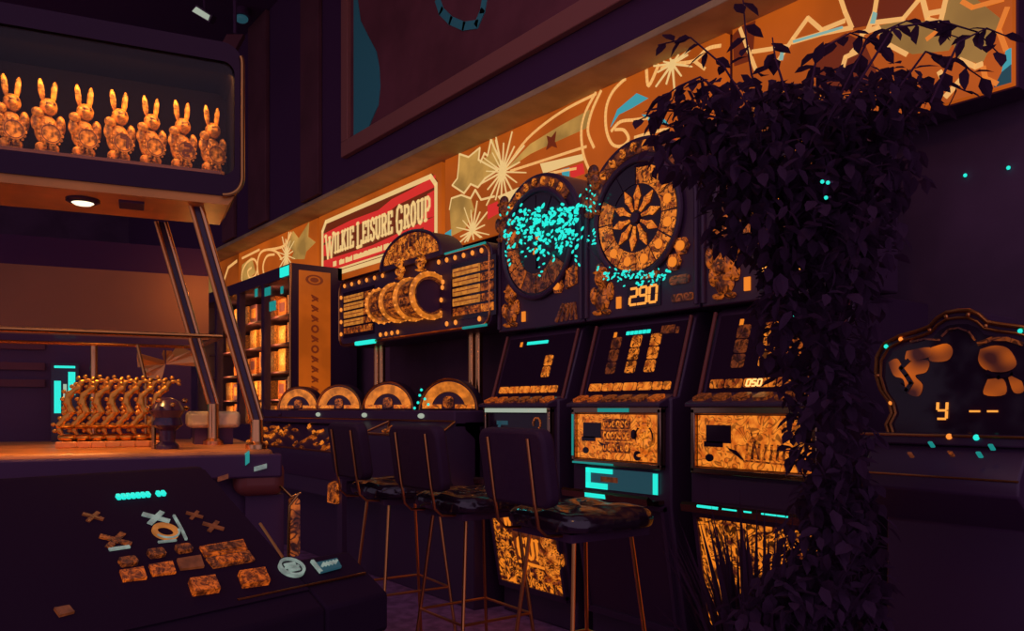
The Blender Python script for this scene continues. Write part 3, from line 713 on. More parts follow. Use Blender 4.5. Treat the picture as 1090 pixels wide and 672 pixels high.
MB().prof([(2.09, 0), (2.12, 0), (2.12, .62), (2.09, .62)], -4.47, -4.40).build('corner_post', 'satin', cp)
MB().prof([(2.11, .50), (2.36, .50), (2.36, .62), (2.11, .62)], -6.1, -4.47).build('front_box', 'satin', cp)
for s, x in enumerate((-5.9, -4.6)): pass
# back panel between the poles
MB().prof([(2.90, 1.03), (2.94, 1.03), (2.94, 1.62), (2.90, 1.62)], -5.3, XR-.02).build('back_panel', 'wall_paper', cp)
# domes: half-round lit windows turned a little to the right
for i, x in enumerate((-5.80, -5.10, -4.41, -3.725)):
    c = V((x, 2.40, 1.032)); th = math.radians(38)
    f5 = Fr(c, (math.cos(th), math.sin(th), 0), (0, 0, 1))
    half = [(.175*math.cos(PI*j/20), .175*math.sin(PI*j/20)) for j in range(21)]
    d = MB().flat(f5, half, -.10, 0).build('dome', 'satin', cp, bev=.005)
    mb = MB(); mb.ring(f5, 0, 0, .10, .155, 0, .006, .06*PI, .94*PI, n=20); mb.build('dome_arch', 'art_tube', d)
    mb = MB(); mb.tube([f5.p(.168*math.cos(PI*j/20), .168*math.sin(PI*j/20), .004) for j in range(21)], .006, 6); mb.build('dome_rim', 'copper_tube', d, smooth=True)
    mb = MB(); mb.flat(f5, rrect(-.028, .028, .01, .075, .02), 0, .012); mb.build('dome_mouth', 'art_mid', d)
    mb = MB(); mb.rect(f5, -.15, -.04, .008, .03, 0, .008); mb.rect(f5, .04, .15, .008, .03, 0, .008); mb.build('dome_base_light', 'art_bright', d)
    if i == 3:
        mb = MB()
        for q in ((-.16, .07), (-.15, .10), (-.13, .05), (-.17, .03), (-.11, .02), (-.19, .0)): mb.ball(f5.p(q[0], q[1]+.01, .02), (.012, .006, .008), 6, 5)
        mb.build('dome_sparkle', 'teal_led', d)
# poles
mq = thing('barrel_marquee', 'lit marquee with bulb ringed barrel, arch and two pay panels on chrome poles', 'arcade sign', (-4.3, 2.6, 1.03))
for px in (404, 506):
    x = rowF(2.62).hit(px, 400)[0]
    mb = MB(); mb.tube([(x-.035, 2.62, 1.03), (x-.035, 2.62, 1.6)], .022, 12); mb.tube([(x+.035, 2.62, 1.03), (x+.035, 2.62, 1.6)], .022, 12)
    mb.build('pole', 'bright_chrome', mq, smooth=True)
fr = rowF(2.47); H = fr.hit
xl, xr = H(361, 330)[0], XR
zb, zt = H(450, 358)[1], H(450, 276)[1]
cxa = H(441, 300)[0]
print('MARQ', xl, xr, zb, zt, cxa)
ra = (H(473, 290)[0]-H(408, 290)[0])/2
arch = [(cxa+ra*math.cos(PI*j/18), zt-.02+(H(441, 248)[1]-zt+.02)*math.sin(PI*j/18)) for j in range(19)]
body = rrect(xl, xr, zb, zt, .07)
bd = MB().flat(fr, body, -.26, 0).build('marquee_box', 'satin', mq, bev=.005)
mb = MB(); P = rrect(xl+.012, xr-.012, zb+.012, zt-.012, .065); mb.tube([fr.p(x, z, .004) for x, z in P], .008, 6, closed=True); mb.build('box_trim', 'copper_tube', bd, smooth=True)
ar = MB().flat(fr.off(.03), arch, -.16, 0).build('arch', 'satin', mq, bev=.004)
mb = MB(); sc_ = .88; mb.flat(fr.off(.03), [(cxa+(x-cxa)*sc_, zt+.03+(z-zt)*sc_*.93) for x, z in arch], 0, .005); mb.build('arch_glass', 'art', ar)
mb = MB(); mb.tube([fr.p(x, z, .034) for x, z in arch], .011, 6); mb.build('arch_rim', 'satin', ar, smooth=True)
mb = MB()
for i in range(6): mb.rect(fr.off(.03), cxa-.09+.045*i, cxa-.06+.045*i, zt+.06+.012*i, zt+.11+.012*i, .005, .009)
mb.build('arch_letters', 'art_dim', ar)
for (a, b) in ((367, 397), (483, 526)):
    x0 = H(a, 330)[0]; x1 = H(b, 310)[0]; pz0, pz1 = zb+.08, zt-.10
    bk = MB().rect(fr, x0-.02, x1+.02, pz0-.02, pz1+.02, 0, .004).build('pay_panel', 'screen', mq)
    n = 5; hh = (pz1-pz0)/n
    for i in range(n):
        z = pz0+hh*i; xm = x0+(x1-x0)*.68
        o = MB().rect(fr, x0, xm, z+.006, z+hh-.008, .004, .009).build('pay_row', 'art_pay' if i else 'art_mid', bk)
        MB().rect(fr, xm+.012, x1, z+.006, z+hh-.008, .004, .009).build('pay_value', 'art_mid' if i else 'art', bk)
        mb = MB(); mb.rect(fr, x0+.01, xm-.01, z+hh*.45, z+hh*.55, .009, .011); mb.build('row_line', 'sign_brown', o)
# barrel along the row
by, bz = 2.40, H(430, 324)[1]
b0 = rowF(2.40).hit(400, 325)[0]; b1 = rowF(2.40).hit(459, 322)[0]; br = .118
print('BARREL', b0, b1, bz)
n = 26
bar = MB(); ring = lambda x, r: [V((x, by+r*math.cos(2*PI*k/n), bz+r*math.sin(2*PI*k/n))) for k in range(n)]
prf = [(b0, .07), (b0+.02, .09)]+[(b0+.02+(b1-b0-.02)*j/8, .092+.026*j/8) for j in range(1, 9)]+[(b1, br-.02), (b1-.25, br-.035)]
vs = [q for x, r in prf for q in ring(x, r)]; m_ = len(prf)
bar.add(vs, [(i*n+k, i*n+(k+1) % n, (i+1)*n+(k+1) % n, (i+1)*n+k) for i in range(m_-1) for k in range(n)]+[tuple(range(n)), tuple(range((m_-1)*n, m_*n))])
bo = bar.build('barrel', 'art_dim', mq, smooth=True)
for j, f in enumerate((.10, .40, .68, .985)):
    x = b0+(b1-b0)*f; r = .095+.026*f
    mb = MB(); mb.tube(ring(x, r), .017 if j else .012, 8, closed=True); mb.build('hoop', 'art_tube', bo, smooth=True)
    mb = MB()
    for k in range(18):
        a = 2*PI*k/18; mb.ball((x+.006, by+(r+.010)*math.cos(a), bz+(r+.010)*math.sin(a)), .0085, 6, 5)
    mb.build('hoop_bulbs', 'bulb', bo, smooth=True)
for j, f in enumerate((.25, .54, .83)):
    x = b0+(b1-b0)*f
    mb = MB()
    for k in range(14):
        a = 2*PI*(k+.5)/14; rr = .096+.026*f
        mb.add([V((x+sx, by+rr*math.cos(a+da), bz+rr*math.sin(a+da))) for sx, da in ((-.055, -.16), (.055, -.16), (.055, .16), (-.055, .16))], [(0, 1, 2, 3)])
    mb.build('stave_window', 'art_mid', bo)
MB().add(ring(b1-.02, br-.024)+ring(b1-.03, br-.024), [tuple(range(n)), tuple(range(n, 2*n))]+[(k, (k+1) % n, n+(k+1) % n, n+k) for k in range(n)]).build('barrel_mouth', 'dark', bo)
# little mascots under the arch
mb = MB(); fig(mb, fr, cxa-.10, zt-.10, .13, .04, 1); mb.build('arch_mascot', 'art', mq, smooth=True); mb = MB(); fig(mb, fr, cxa+.14, zt-.08, .14, .04, 2); mb.build('arch_mascot', 'art', mq, smooth=True)
# bulbs round the marquee
bl = []
for i in range(6): bl += [(xl+.10+.11*i, zt-.035)]
for i in range(6): bl += [(xr-.08-.085*i, zt-.045)]
for i in range(4): bl += [(xl+.045, zb+.09+.085*i)]
for i in range(4): bl += [(xl+.62+.075*i, zb+.045)]
for i in range(2): bl += [(xr-.42+.09*i, zb+.05)]
for i in range(3): bl += [(cxa+.30+.012*i, zb+.12+.07*i)]
bl += [(xr-.10, zb+.05), (cxa-.3, zt+.02), (cxa+.29, zt+.03), (cxa+.33, zb+.29)]
for x, z in bl:
    mb = MB(); mb.ball(fr.p(x, z, .008), (.0105, .010, .0145), 8, 6); mb.build('bulb', 'bulb', mq, smooth=True)
mb = MB(); mb.flat(fr, rrect(xl+.28, xl+.55, zb-.004, zb+.022, .01), .0, .02); tag(mb.build('teal_glow', 'teal_led', mq), 'small teal light on the lower edge')
mb = MB(); mb.tube([(xr-.015, 2.46, zt), (xr-.015, 2.46, zt+.0)] if False else [fr.p(xr-.25, zb+.012, .012), fr.p(xr-.03, zb+.012, .012)], .007); mb.build('teal_glow', 'teal_mid', mq)
mb = MB(); mb.tube([fr.p(xr-.45, zt-.01, .012), fr.p(xr-.04, zt-.01, .012)], .006); mb.build('teal_tube', 'teal_mid', mq)

# ================================================================== PRIZE CABINET at the far left
px0, px1 = -8.75, -6.18
pc = thing('prize_cabinet', 'tall lit prize cabinet with orange end panel, at the far end of the row', 'arcade cabinet', ((px0+px1)/2, 2.8, 0))
mb = MB()
mb.span((px0, 2.90, 2.1), (px1, 2.935, 2.2)); mb.span((px0, 3.02, 0), (px1, 3.07, 2.1)); mb.span((px0, 2.50, 2.10), (px1, 2.935, 2.2)); mb.span((px0, 2.50, 0), (px1, 3.07, .9))
mb.span((px0, 2.5, .9), (px0+.04, 3.07, 2.1)); mb.span((px1-.05, 2.5, .9), (px1, 3.07, 2.1))
mb.build('cabinet', 'satin', pc)
for z in (1.12, 1.36, 1.60, 1.84): MB().span((px0+.04, 2.62, z-.012), (px1-.05, 3.02, z)).build('shelf', 'box_dark', pc)
for x in (-8.1, -7.45, -6.82): MB().span((x-.03, 2.5, .9), (x+.03, 2.56, 2.1)).build('mullion', 'satin', pc)
MB().span((px0+.04, 2.515, .9), (px1-.05, 2.522, 2.1)).build('glass_pane', 'clear_glass', pc)
mb = MB(); mb.tube([(px1-.01, 2.495, .9), (px1-.01, 2.495, 2.2)], .012); mb.build('corner_trim', 'brass', pc, smooth=True)
ef = Fr((px1, 2.5, 0), (0, 1, 0), (0, 0, 1))
MB().rect(ef, .06, .33, 1.0, 2.15, 0, .006).build('end_panel', 'lit_end', pc)
mb = MB()
for i in range(11):
    z = 1.93-.082*i; 
    if i in (3, 5): mb.ring(ef, .195, z, .018, .034, .006, .009, n=14)
    else: mb.line(ef, [(.165, z+.025), (.22, z), (.17, z-.02)], .014, .006, .009); mb.line(ef, [(.17, z+.01), (.22, z-.02)], .010, .006, .009)
mb.build('end_ornament', 'sign_brown', pc)
mb = MB(); mb.ring(ef, .19, 2.08, .03, .042, .006, .009, n=20, sx=1.8); mb.disc(ef, .19, 2.08, .02, .006, .009, sx=1.8); mb.build('end_badge', 'sign_brown', pc)
mb = MB(); f6 = rowF(2.5); mb.rect(f6, px1-.22, px1-.02, 2.11, 2.185, 0, .012); mb.build('teal_glow', 'teal_led', pc)  # teal reflection at the corner, put in as a glowing patch
mb = MB()
for a in ((-.62, 2.0, .14, .07), (-.85, 2.02, .06, .07), (-.25, 1.98, .05, .06), (-.5, 1.86, .14, .08)): mb.rect(f6, px1+a[0], px1+a[0]+a[2], a[1], a[1]+a[3], -.012, -.006)
mb.build('pane_reflection', 'teal_mid', pc)  # more of the teal reflection, painted as glowing patches before the pane
for i, x in enumerate((-8.1, -7.45, -6.82, px1-.08)):
    lamp('prize_cabinet_light', 'AREA', (x, 2.57, 1.5), 5.0, (1, .48, .13), .05, (x-.05, 2.9, 1.5), size_y=1.15)
ORD = ['first', 'second', 'third', 'fourth', 'fifth', 'sixth', 'seventh', 'eighth', 'ninth', 'tenth', 'eleventh', 'twelfth']
boxes = {}
rnd = random.Random(4)
for r, z in enumerate((.9, 1.12, 1.36, 1.60, 1.84)):
    for cidx in range(9):
        x = px1-.20-.235*cidx+rnd.uniform(-.02, .02)
        mk = rnd.choice(('box_orange', 'box_orange', 'box_red', 'box_red', 'box_orange', 'box_dark'))
        if (r*9+cidx) % 7 == 5: continue
        key = mk
        if key not in boxes:
            b = thing('prize_box', '', 'box', (0, 0, 0)); MB().box((0, 0, .5), (1, 1, 1)).build('carton', mk, b, local=True, bev=.02)
            mb = MB(); mb.box((0, -.502, .55), (.62, .012, .5)); mb.build('front_label', {'box_orange': 'box_cream', 'box_red': 'box_dark', 'box_cream': 'box_red', 'box_dark': 'box_orange'}[mk], b, local=True)
            boxes[key] = b
        else: b = dup(boxes[key])
        b.location = (x, 2.76, z+.0005); b.scale = (rnd.uniform(.16, .2), .16, rnd.uniform(.15, .205))
        b['label'] = '%s prize box on %s shelf up in the tall cabinet, %s from right' % ({'box_orange': 'orange', 'box_red': 'red orange', 'box_cream': 'cream', 'box_dark': 'dark'}[mk], ORD[r], ORD[cidx])
        b['category'] = 'box'; b['group'] = 'prize boxes in the tall cabinet'

# ================================================================== BAR STOOLS
def stool():
    t = thing('bar_stool', '', 'stool', (0, 0, 0), 0, 'padded bar stools with backs')
    # padded seat
    N = 14; vs = []; fs = []
    def sq(u, v, e): 
        r = (abs(u)**e+abs(v)**e)**(1/e) if (u or v) else 0
        return r
    for layer, (zz, k) in enumerate(((.680, .90), (.684, .97), (.702, 1.0), (.722, .985), (.738, .90), (.746, .70), (.743, .40), (.741, .12))):
        for i in range(40):
            a = 2*PI*i/40; c, s_ = math.cos(a), math.sin(a); q = 1/((abs(c)**4+abs(s_)**4)**.25)
            wob = .004*math.sin(7*a+layer)+.006*math.sin(3*a+1.3*layer) if layer > 3 else 0
            vs.append((.195*q*c*k, .19*q*s_*k, zz+wob))
    L = 8
    for l in range(L-1):
        for i in range(40): fs.append((l*40+i, l*40+(i+1) % 40, (l+1)*40+(i+1) % 40, (l+1)*40+i))
    fs.append(tuple(range(39, -1, -1))); fs.append(tuple(range((L-1)*40, L*40)))
    o = MB().add(vs, fs).build('seat', 'leather', t, smooth=True, local=True)
    ss = o.modifiers.new('sub', 'SUBSURF'); ss.levels = ss.render_levels = 1
    mb = MB(); mb.box((0, 0, .668), (.30, .30, .024)); mb.build('seat_plate', 'dark', t, local=True)
    # backrest pad and its two uprights
    bf = Fr((0, -.215, .76), (1, 0, 0), (0, -.14, 1))
    b = MB().flat(bf, rrect(-.17, .17, .0, .225, .04), -.02, .025).build('backrest', 'leather_back', t, local=True, bev=.012, seg=3)
    for s in (-1, 1):
        mb = MB(); mb.tube([(s*.105, -.14, .672), (s*.105, -.205, .676), (s*.105, -.232, .70), (s*.105, -.248, .78), (s*.105, -.272, .955)], .0048, 8)
        mb.build('upright', 'copper_tube', t, local=True, smooth=True)
    for sx in (-1, 1):
        for sy in (-1, 1):
            mb = MB(); mb.tube([(sx*.11, sy*.11, .66), (sx*.135, sy*.135, .40), (sx*.175, sy*.175, .008)], .0065, 8)
            l = mb.build('leg', 'copper_tube', t, local=True, smooth=True)
            MB().lathe((sx*.175, sy*.175, 0), [(.012, 0), (.014, .012), (.010, .02)], 10).build('foot_cap', 'dark', l, local=True)
    q = .146
    mb = MB(); mb.tube([(-q, -q, .30), (q, -q, .30), (q, q, .30), (-q, q, .30)], .0055, 8, closed=True); mb.build('foot_rail', 'copper_tube', t, local=True, smooth=True)
    return t
st = stool()
for i, (x, y, rz, lb) in enumerate(((-1.86, 1.68, -.06, 'nearest black padded bar stool, standing before the middle wheel machine'),
                                (-2.43, 1.68, -.02, 'middle black padded bar stool, between the nearest and farthest stools'),
                                (-2.98, 1.69, -.08, 'farthest black padded bar stool, in front of the coin pusher counter'))):
    o = st if i == 0 else dup(st)
    o.location = (x, y, 0); o.rotation_euler = (0, 0, rz); o['label'] = lb

# ================================================================== DERBY MACHINE in the left foreground
ang = math.atan2(.976, .2155)
DO = V((-2.146, .814, 0)); DX = V((.2155, .976, 0)).normalized()
D = lambda y, x=0, z=0: Fr(DO - DX.cross(V((0, 0, 1)))*y + DX*x, DX, (0, 0, 1))       # plane y metres behind the front edge
dm = thing('derby_machine', 'tall derby game cabinet with rabbit marquee on slanted chrome pillars, left foreground', 'arcade machine', tuple(DO))
def dbox(x0, x1, y0, y1, z0, z1): return MB().flat(D(0), [(x0, z0), (x1, z0), (x1, z1), (x0, z1)], -y1, -y0)
dz = D(0).hit(290, 478)[1]
dbox(-1.3, -.03, .03, 1.0, 0, dz-.05).build('cabinet', 'dark', dm)
dbox(-1.3, .0, -.02, 1.0, dz-.05, dz).build('deck', 'deck_wood', dm, bev=.012)
dbox(-1.3, .02, -.04, -.015, dz-.075, dz-.012).build('deck_lip', 'dark', dm, bev=.006)
dbox(-.10, .03, -.035, .28, dz-.125, dz-.03).build('end_post', 'cabinet_brown', dm, bev=.03, seg=4)
dbox(-.07, .03, .0, .28, 0, dz-.125).build('end_leg', 'dark', dm)
# marquee
f = D(-.04); mx0, mx1 = -1.25, f.hit(258, 150)[0]; mz0 = f.hit(130, 197)[1]; mz1 = f.hit(255, 76)[1]+.05
print('DERBY', dz, mx1, mz0, mz1)
mz1 += .02
dep = .26
mb = MB(); body = rrect(mx0, mx1, mz0, mz1, .05, 8)
hole = rrect(mx0+.05, mx1-.020, mz0+.055, mz1-.05, .03, 8)
n = len(body); vs = []
for d_ in (0, -dep):
    vs += [f.p(x, z, d_) for x, z in body]
vs += [f.p(x, z, 0) for x, z in hole]+[f.p(x, z, -dep+.02) for x, z in hole]
fs = []
for i in range(n):
    j = (i+1) % n
    fs += [(i, n+i, n+j, j), (i, j, 2*n+j, 2*n+i), (2*n+i, 2*n+j, 3*n+j, 3*n+i)]
fs += [tuple(range(2*n-1, n-1, -1))]
fs = [q for q in fs if not (min(q) >= 2*n)]
mb.flat(D(-.04), [(mx0+.055, mz0+.05), (mx1-.05, mz0+.05), (mx1-.05, mz0+.0795), (mx0+.055, mz0+.0795)], -.20, -.06)
mq2 = mb.add(vs, fs).build('marquee', 'dark_marquee', dm)
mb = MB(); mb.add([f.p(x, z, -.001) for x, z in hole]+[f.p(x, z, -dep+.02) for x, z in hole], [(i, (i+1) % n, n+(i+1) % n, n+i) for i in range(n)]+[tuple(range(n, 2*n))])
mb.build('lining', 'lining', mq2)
mb = MB(); mb.rect(f, mx0+.04, mx1-.03, 0, .012, -dep+.005, -.005)
ub = MB(); ub.flat(D(0), [(mx0+.03, mz0-.022), (mx1-.035, mz0-.022), (mx1-.02, mz0+.002), (mx0+.02, mz0+.002)], -.22, .035); ub.build('underside', 'under_wood', mq2)
mb = MB(); mb.tube([f.p(x, z, .002) for x, z in body[-9:]+body[:3]], .006, 8); mb.build('marquee_trim', 'brass', mq2, smooth=True)
MB().flat(f, hole, -.012, -.008).build('marquee_glass', 'clear_glass', mq2)
lx, lz = D(.06).hit(88, 207)
c = D(.06).p(lx, mz0-.022)
mb = MB(); mb.lathe(c-V((0, 0, .010)), [(.032, 0), (.040, .004), (.040, .010)], 24); mb.build('downlight_bezel', 'gloss', mq2, smooth=True)
mb = MB(); mb.lathe(c-V((0, 0, .014)), [(.020, 0), (.026, .004)], 24); tag(mb.build('downlight_lens', 'lamp_cream', mq2), 'bright cream round downlight')
lamp('derby_downlight', 'SPOT', tuple(c-V((0, 0, .02))), 20, (1, .46, .12), .03, tuple(c-V((0, 0, 1))+DX*.05), spot=1.75)
lx2, _ = D(.06).hit(140, 207); mb = MB(); mb.flat(D(.06), rrect(lx2-.03, lx2+.03, mz0-.028, mz0-.0215, .003), -.04, .04); mb.build('vent_slot', 'dark', mq2)
# marquee's own lamps: a strip along its lower front edge and one above
nv = f.n
lamp('marquee_strip_light', 'AREA', tuple(f.p((-.62+mx1)/2, mz1-.065, -.05)), 3.0, (1, .42, .08), .62, tuple(f.p((-.62+mx1)/2, mz0+.1, -.17)), size_y=.03)
lamp('marquee_lower_light', 'AREA', tuple(f.p((-.62+mx1)/2, mz0+.064, -.03)), .45, (1, .42, .08), .62, tuple(f.p((-.62+mx1)/2, mz0+.25, -.19)), size_y=.03)
# rabbits on little stands, each holding a round drum
def rabbit():
    t = thing('rabbit_figure', '', 'figurine', (0, 0, 0), 0, 'rabbit figures in the marquee')
    mb = MB(); mb.ball((0, 0, .075), (.030, .024, .042)); mb.ball((.004, -.006, .135), (.022, .022, .024)); mb.ball((.0, -.024, .130), (.011, .010, .009))
    mb.ball((-.028, -.012, .088), (.012, .012, .022)); mb.ball((.032, -.010, .090), (.013, .012, .028)); mb.ball((-.026, -.02, .112), (.015, .013, .013))
    mb.ball((-.014, -.006, .026), (.014, .02, .013)); mb.ball((.016, -.006, .026), (.014, .02, .013))
    mb.build('body', 'rabbit', t, local=True, smooth=True)
    for s, tl in ((-1, -.12), (1, .10)):
        e = MB(); e.ball((.004+s*.012+tl*.03, .0, .180), (.008, .006, .030), 8, 8, Matrix.Rotation(tl, 3, 'Y')); e.build('ear', 'rabbit', t, local=True, smooth=True)
    fr_ = Fr((0, -.030, .056), (1, 0, 0), (0, 0, 1))
    d = MB().disc(fr_, 0, 0, .026, 0, .012, 24).build('drum', 'rabbit', t, local=True)
    mb = MB()
    for k in range(16): mb.ball(fr_.p(.029*math.cos(2*PI*k/16), .029*math.sin(2*PI*k/16), .006), .0042, 6, 4)
    mb.build('drum_beads', 'rabbit', d, local=True, smooth=True)
    mb = MB(); mb.ring(fr_, 0, 0, .0215, .0235, .012, .0135, n=20); mb.build('drum_ring', 'rabbit_dark', d, local=True)
    mb = MB(); mb.box((0, 0, .008), (.062, .05, .016))
    for k in range(6): mb.box((-.025+.01*k, -.026, .008), (.005, .004, .014))
    mb.build('stand', 'rabbit', t, local=True)
    for s in (-1, 1):
        e = MB(); e.ball((.004+s*.008, -.025, .140), .003, 6, 5); e.build('eye', 'rabbit_dark', t, local=True)
    return t
rb = rabbit(); fr8 = D(.09); Zr = mz0+.080
for i, (px, top, bot) in enumerate(((10, 72, 164), (49, 76, 167), (88, 82, 171), (125, 88, 176), (159, 93, 178), (192, 98, 182), (224, 104, 186))):
    o = rb if i == 0 else dup(rb)
    x, zb_ = fr8.hit(px, bot); _, zt_ = fr8.hit(px, top)
    o.location = fr8.p(x, Zr); o.rotation_euler = (0, 0, math.atan2(DX.y, DX.x)+.35); s_ = (zt_-zb_)/.228
    o.scale = (s_, s_, s_)
    if i == 0: print('RABBIT', s_, zb_, Zr)
    num = {3: '7', 5: '2'}.get(i)
    if num:
        dr = [k_ for k_ in kids(o) if k_.name.startswith('drum')][0]
        mb = MB(); f9 = Fr((0, -.030, .056), (1, 0, 0), (0, 0, 1)); digits(mb, f9, num, -.010, -.014, .020, .028, .007, .012, .0145)
        mb.build('drum_number', 'rabbit_dark', dr, local=True)
    o['label'] = ('%s gold rabbit figure from the left in the lit marquee' % ORD[i]) + (', its drum numbered %s' % num if num else '')
# back board, shelf, pillars
bd = D(.85)
z_a = bd.hit(60, 284)[1]; z_b = bd.hit(60, 352)[1]
xe = bd.hit(222, 320)[0]
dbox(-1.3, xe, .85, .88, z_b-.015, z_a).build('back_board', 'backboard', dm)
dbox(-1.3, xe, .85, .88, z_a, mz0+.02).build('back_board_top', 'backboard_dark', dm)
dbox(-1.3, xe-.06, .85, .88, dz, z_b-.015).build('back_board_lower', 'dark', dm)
for i, (py) in enumerate((368, 390, 408)):
    x0 = bd.hit(0, py)[0]; z = bd.hit(20, py)[1]; x1 = bd.hit(48, py)[0]
    mb = MB(); mb.rect(bd, -1.2, x1, z-.012, z+.012, 0, .015); mb.build('back_rail', 'pilaster', dm)
sh0 = D(0).hit(236, 357)
zs = sh0[1]
gl = MB(); gl.flat(D(0), [(-1.25, zs-.008), (sh0[0], zs-.008), (sh0[0], zs), (-1.25, zs)], -.42, 0); gl.build('glass_shelf', 'clear_glass', dm)
mb = MB(); e = [D(0).p(-1.25, zs-.004), D(0).p(sh0[0], zs-.004), D(.42).p(sh0[0]-.03, zs-.004), D(.42).p(-1.25, zs-.004)]; mb.tube(e[:3], .006, 8); mb.tube(e[2:], .005, 8); mb.build('shelf_edge', 'brass', dm, smooth=True)
lxr = D(.60).hit(215, 300)
lamp('derby_rear_light', 'POINT', tuple(D(.68).p(lxr[0]+.02, z_b+.15)), .9, (1, .42, .09), .03)
def pillar(tpx, bpx, y, name='pillar'):
    fa = D(y); t0 = fa.hit(*tpx); b0_ = fa.hit(*bpx)
    wdt = .026
    o = MB().flat(fa, [(t0[0], mz0-.005), (t0[0]+wdt, mz0-.005), (b0_[0]+wdt, b0_[1]), (b0_[0], b0_[1])], -.012, .0).build('pillar', 'gloss', dm)
    for s, m_ in ((0, 'copper_tube'), (1, 'bright_chrome')):
        mb = MB(); mb.tube([fa.p(t0[0]+wdt*s, mz0-.005, .002), fa.p(b0_[0]+wdt*s, b0_[1], .002)], .0065, 10); mb.build('pillar_tube', m_, o, smooth=True)
    c_ = fa.p(b0_[0]+wdt/2, b0_[1]); mb = MB(); mb.lathe((c_.x, c_.y, dz), [(.03, 0), (.03, .012), (.018, .02), (.016, max(.03, b0_[1]-dz))], 16); mb.build('pillar_foot', 'bright_chrome', o, smooth=True)
pillar((201, 208), (268, 447), .02)
pillar((166, 212), (222, 430), .33)
fa = D(.02); a_, b_ = fa.hit(270, 447), fa.hit(292, 474)
# thin uprights under the shelf
for px, ya, yb, yy in ((100, 368, 404, .6), (146, 367, 405, .30)):
    fb = D(yy); p0, p1 = fb.hit(px, ya), fb.hit(px+(0 if px == 100 else 9), yb)
    mb = MB(); mb.tube([fb.p(*p0), fb.p(*p1), fb.p(p1[0], dz)], .011 if px == 100 else .005, 10); mb.build('upright', 'bright_chrome' if px == 100 else 'brass', dm, smooth=True)
# teal lit window
fb = D(.78); p0, p1 = fb.hit(58, 440), fb.hit(80, 390)
mb = MB(); th = .014
mb.rect(fb, p0[0], p0[0]+th*1.3, p0[1], p1[1]-.05, 0, .02); mb.rect(fb, p0[0], p1[0], p1[1]-.007, p1[1], 0, .02); mb.rect(fb, p1[0]-th*1.4, p1[0], p0[1]+.06, p1[1]-.02, 0, .02)
tag(mb.build('teal_frame_light', 'teal_led', dm), 'teal glowing frame in the back of the cabinet')
MB().rect(fb, p0[0]-.01, p1[0]+.01, dz, p1[1]+.01, -.03, 0).build('lit_window', 'screen', dm)
mb = MB(); mb.rect(fb, p0[0]+.025, p1[0]-.025, p0[1]+.02, p1[1]-.06, 0, .006); mb.build('window_glow', 'lamp_pale', dm)
# clear coin block
fb = D(.10); a0_, b0_ = D(.34).hit(200, 456), D(.34).hit(256, 438)
dbox(a0_[0], b0_[0], .34, .50, a0_[1], b0_[1]).build('coin_block', 'acrylic', dm, bev=.012)
dbox(a0_[0]+.02, b0_[0]-.02, .36, .48, dz, a0_[1]+.002).build('coin_block_stand', 'dark', dm)
# small dark fittings and chrome on the front rail
fb = D(-.06)
for px, py, w_, h_, m_ in ((278, 500, .032, .012, 'label_pale'), (264, 490, .010, .03, 'teal_mid'), (238, 511, .026, .012, 'x_dim')):
    x, z = fb.hit(px, py); mb = MB(); mb.flat(D(-.035), [(x-w_/2, z-h_/2), (x+w_/2, z-h_/2+.008), (x+w_/2, z+h_/2+.008), (x-w_/2, z+h_/2)], -.01, .012); mb.build('coin_slot', m_, dm)
# lit side tube below the end post
fb = D(-.02); a_ = fb.hit(313, 592); b_ = fb.hit(313, 530)
mb = MB(); mb.flat(fb, rrect(a_[0]-.012, a_[0]+.014, a_[1], b_[1], .01), -.02, .01); tag(mb.build('side_light', 'art_mid', dm), 'narrow orange lit panel below the end post')
mb = MB(); mb.tube([fb.p(a_[0]-.017, a_[1], .012), fb.p(a_[0]-.015, b_[1]-.02, .012), fb.p(a_[0]+.01, b_[1]+.012, .012)], .0045, 8); mb.tube([fb.p(a_[0]-.04, b_[1]+.035, .012), fb.p(a_[0]-.01, b_[1]+.004, .012), fb.p(a_[0]+.016, b_[1]+.014, .012)], .004, 8)
mb.build('side_rail', 'brass', dm, smooth=True)
# seven racing seahorses in a row on the deck
def racer():
    t = thing('race_figure', '', 'figurine', (0, 0, 0), 0, 'curling race figures on the derby deck')
    path = [(.0, 0, .018), (-.018, 0, .045), (-.022, 0, .062), (-.004, 0, .085), (.010, 0, .102), (-.002, 0, .128), (.004, 0, .152), (.026, 0, .172), (.034, 0, .190), (.050, -.0, .194), (.064, 0, .182)]
    P = []
    for i in range(len(path)-1):
        for j in range(3): P.append(V(path[i]).lerp(V(path[i+1]), j/3))
    P.append(V(path[-1]))
    rr = [.003+.0075*math.sin(PI*min(1, i/(len(P)-1)*.95+.05))+.002*math.sin(i*2.2) for i in range(len(P))]
    mb = MB(); mb.tube(P, rr, 10); mb.build('body', 'gold', t, local=True, smooth=True)
    mb = MB()
    for i in range(2, len(P)-2, 2):
        q = P[i]; nrm = (P[i+1]-P[i-1]).normalized(); sd = V((-nrm.z, 0, nrm.x))
        mb.ball(q+sd*(rr[i]+.004), (.006, .004, .006), 6, 5)
    mb.build('mane', 'gold', t, local=True, smooth=True)
    mb = MB(); mb.ball((0, 0, .060), (.02, .05, .007)); mb.ball((.0, 0, .028), (.024, .03, .012)); mb.build('saddle', 'gold', t, local=True, smooth=True)
    mb = MB(); mb.box((0, 0, .009), (.05, .10, .018)); mb.build('base', 'deck_wood', t, local=True, bev=.003)
    return t
rc = racer()
fd = D(.30)
for i in range(7):
    o = rc if i == 0 else dup(rc)
    x, _ = fd.hit(72+15.6*i, 470)
    o.location = fd.p(x, dz); o.rotation_euler = (0, 0, math.atan2(DX.y, DX.x)-.10); s_ = 1.0
    o.scale = (1.05, .6, .98)
    o['label'] = '%s curling gold race figure from the left on the derby deck' % ORD[i]
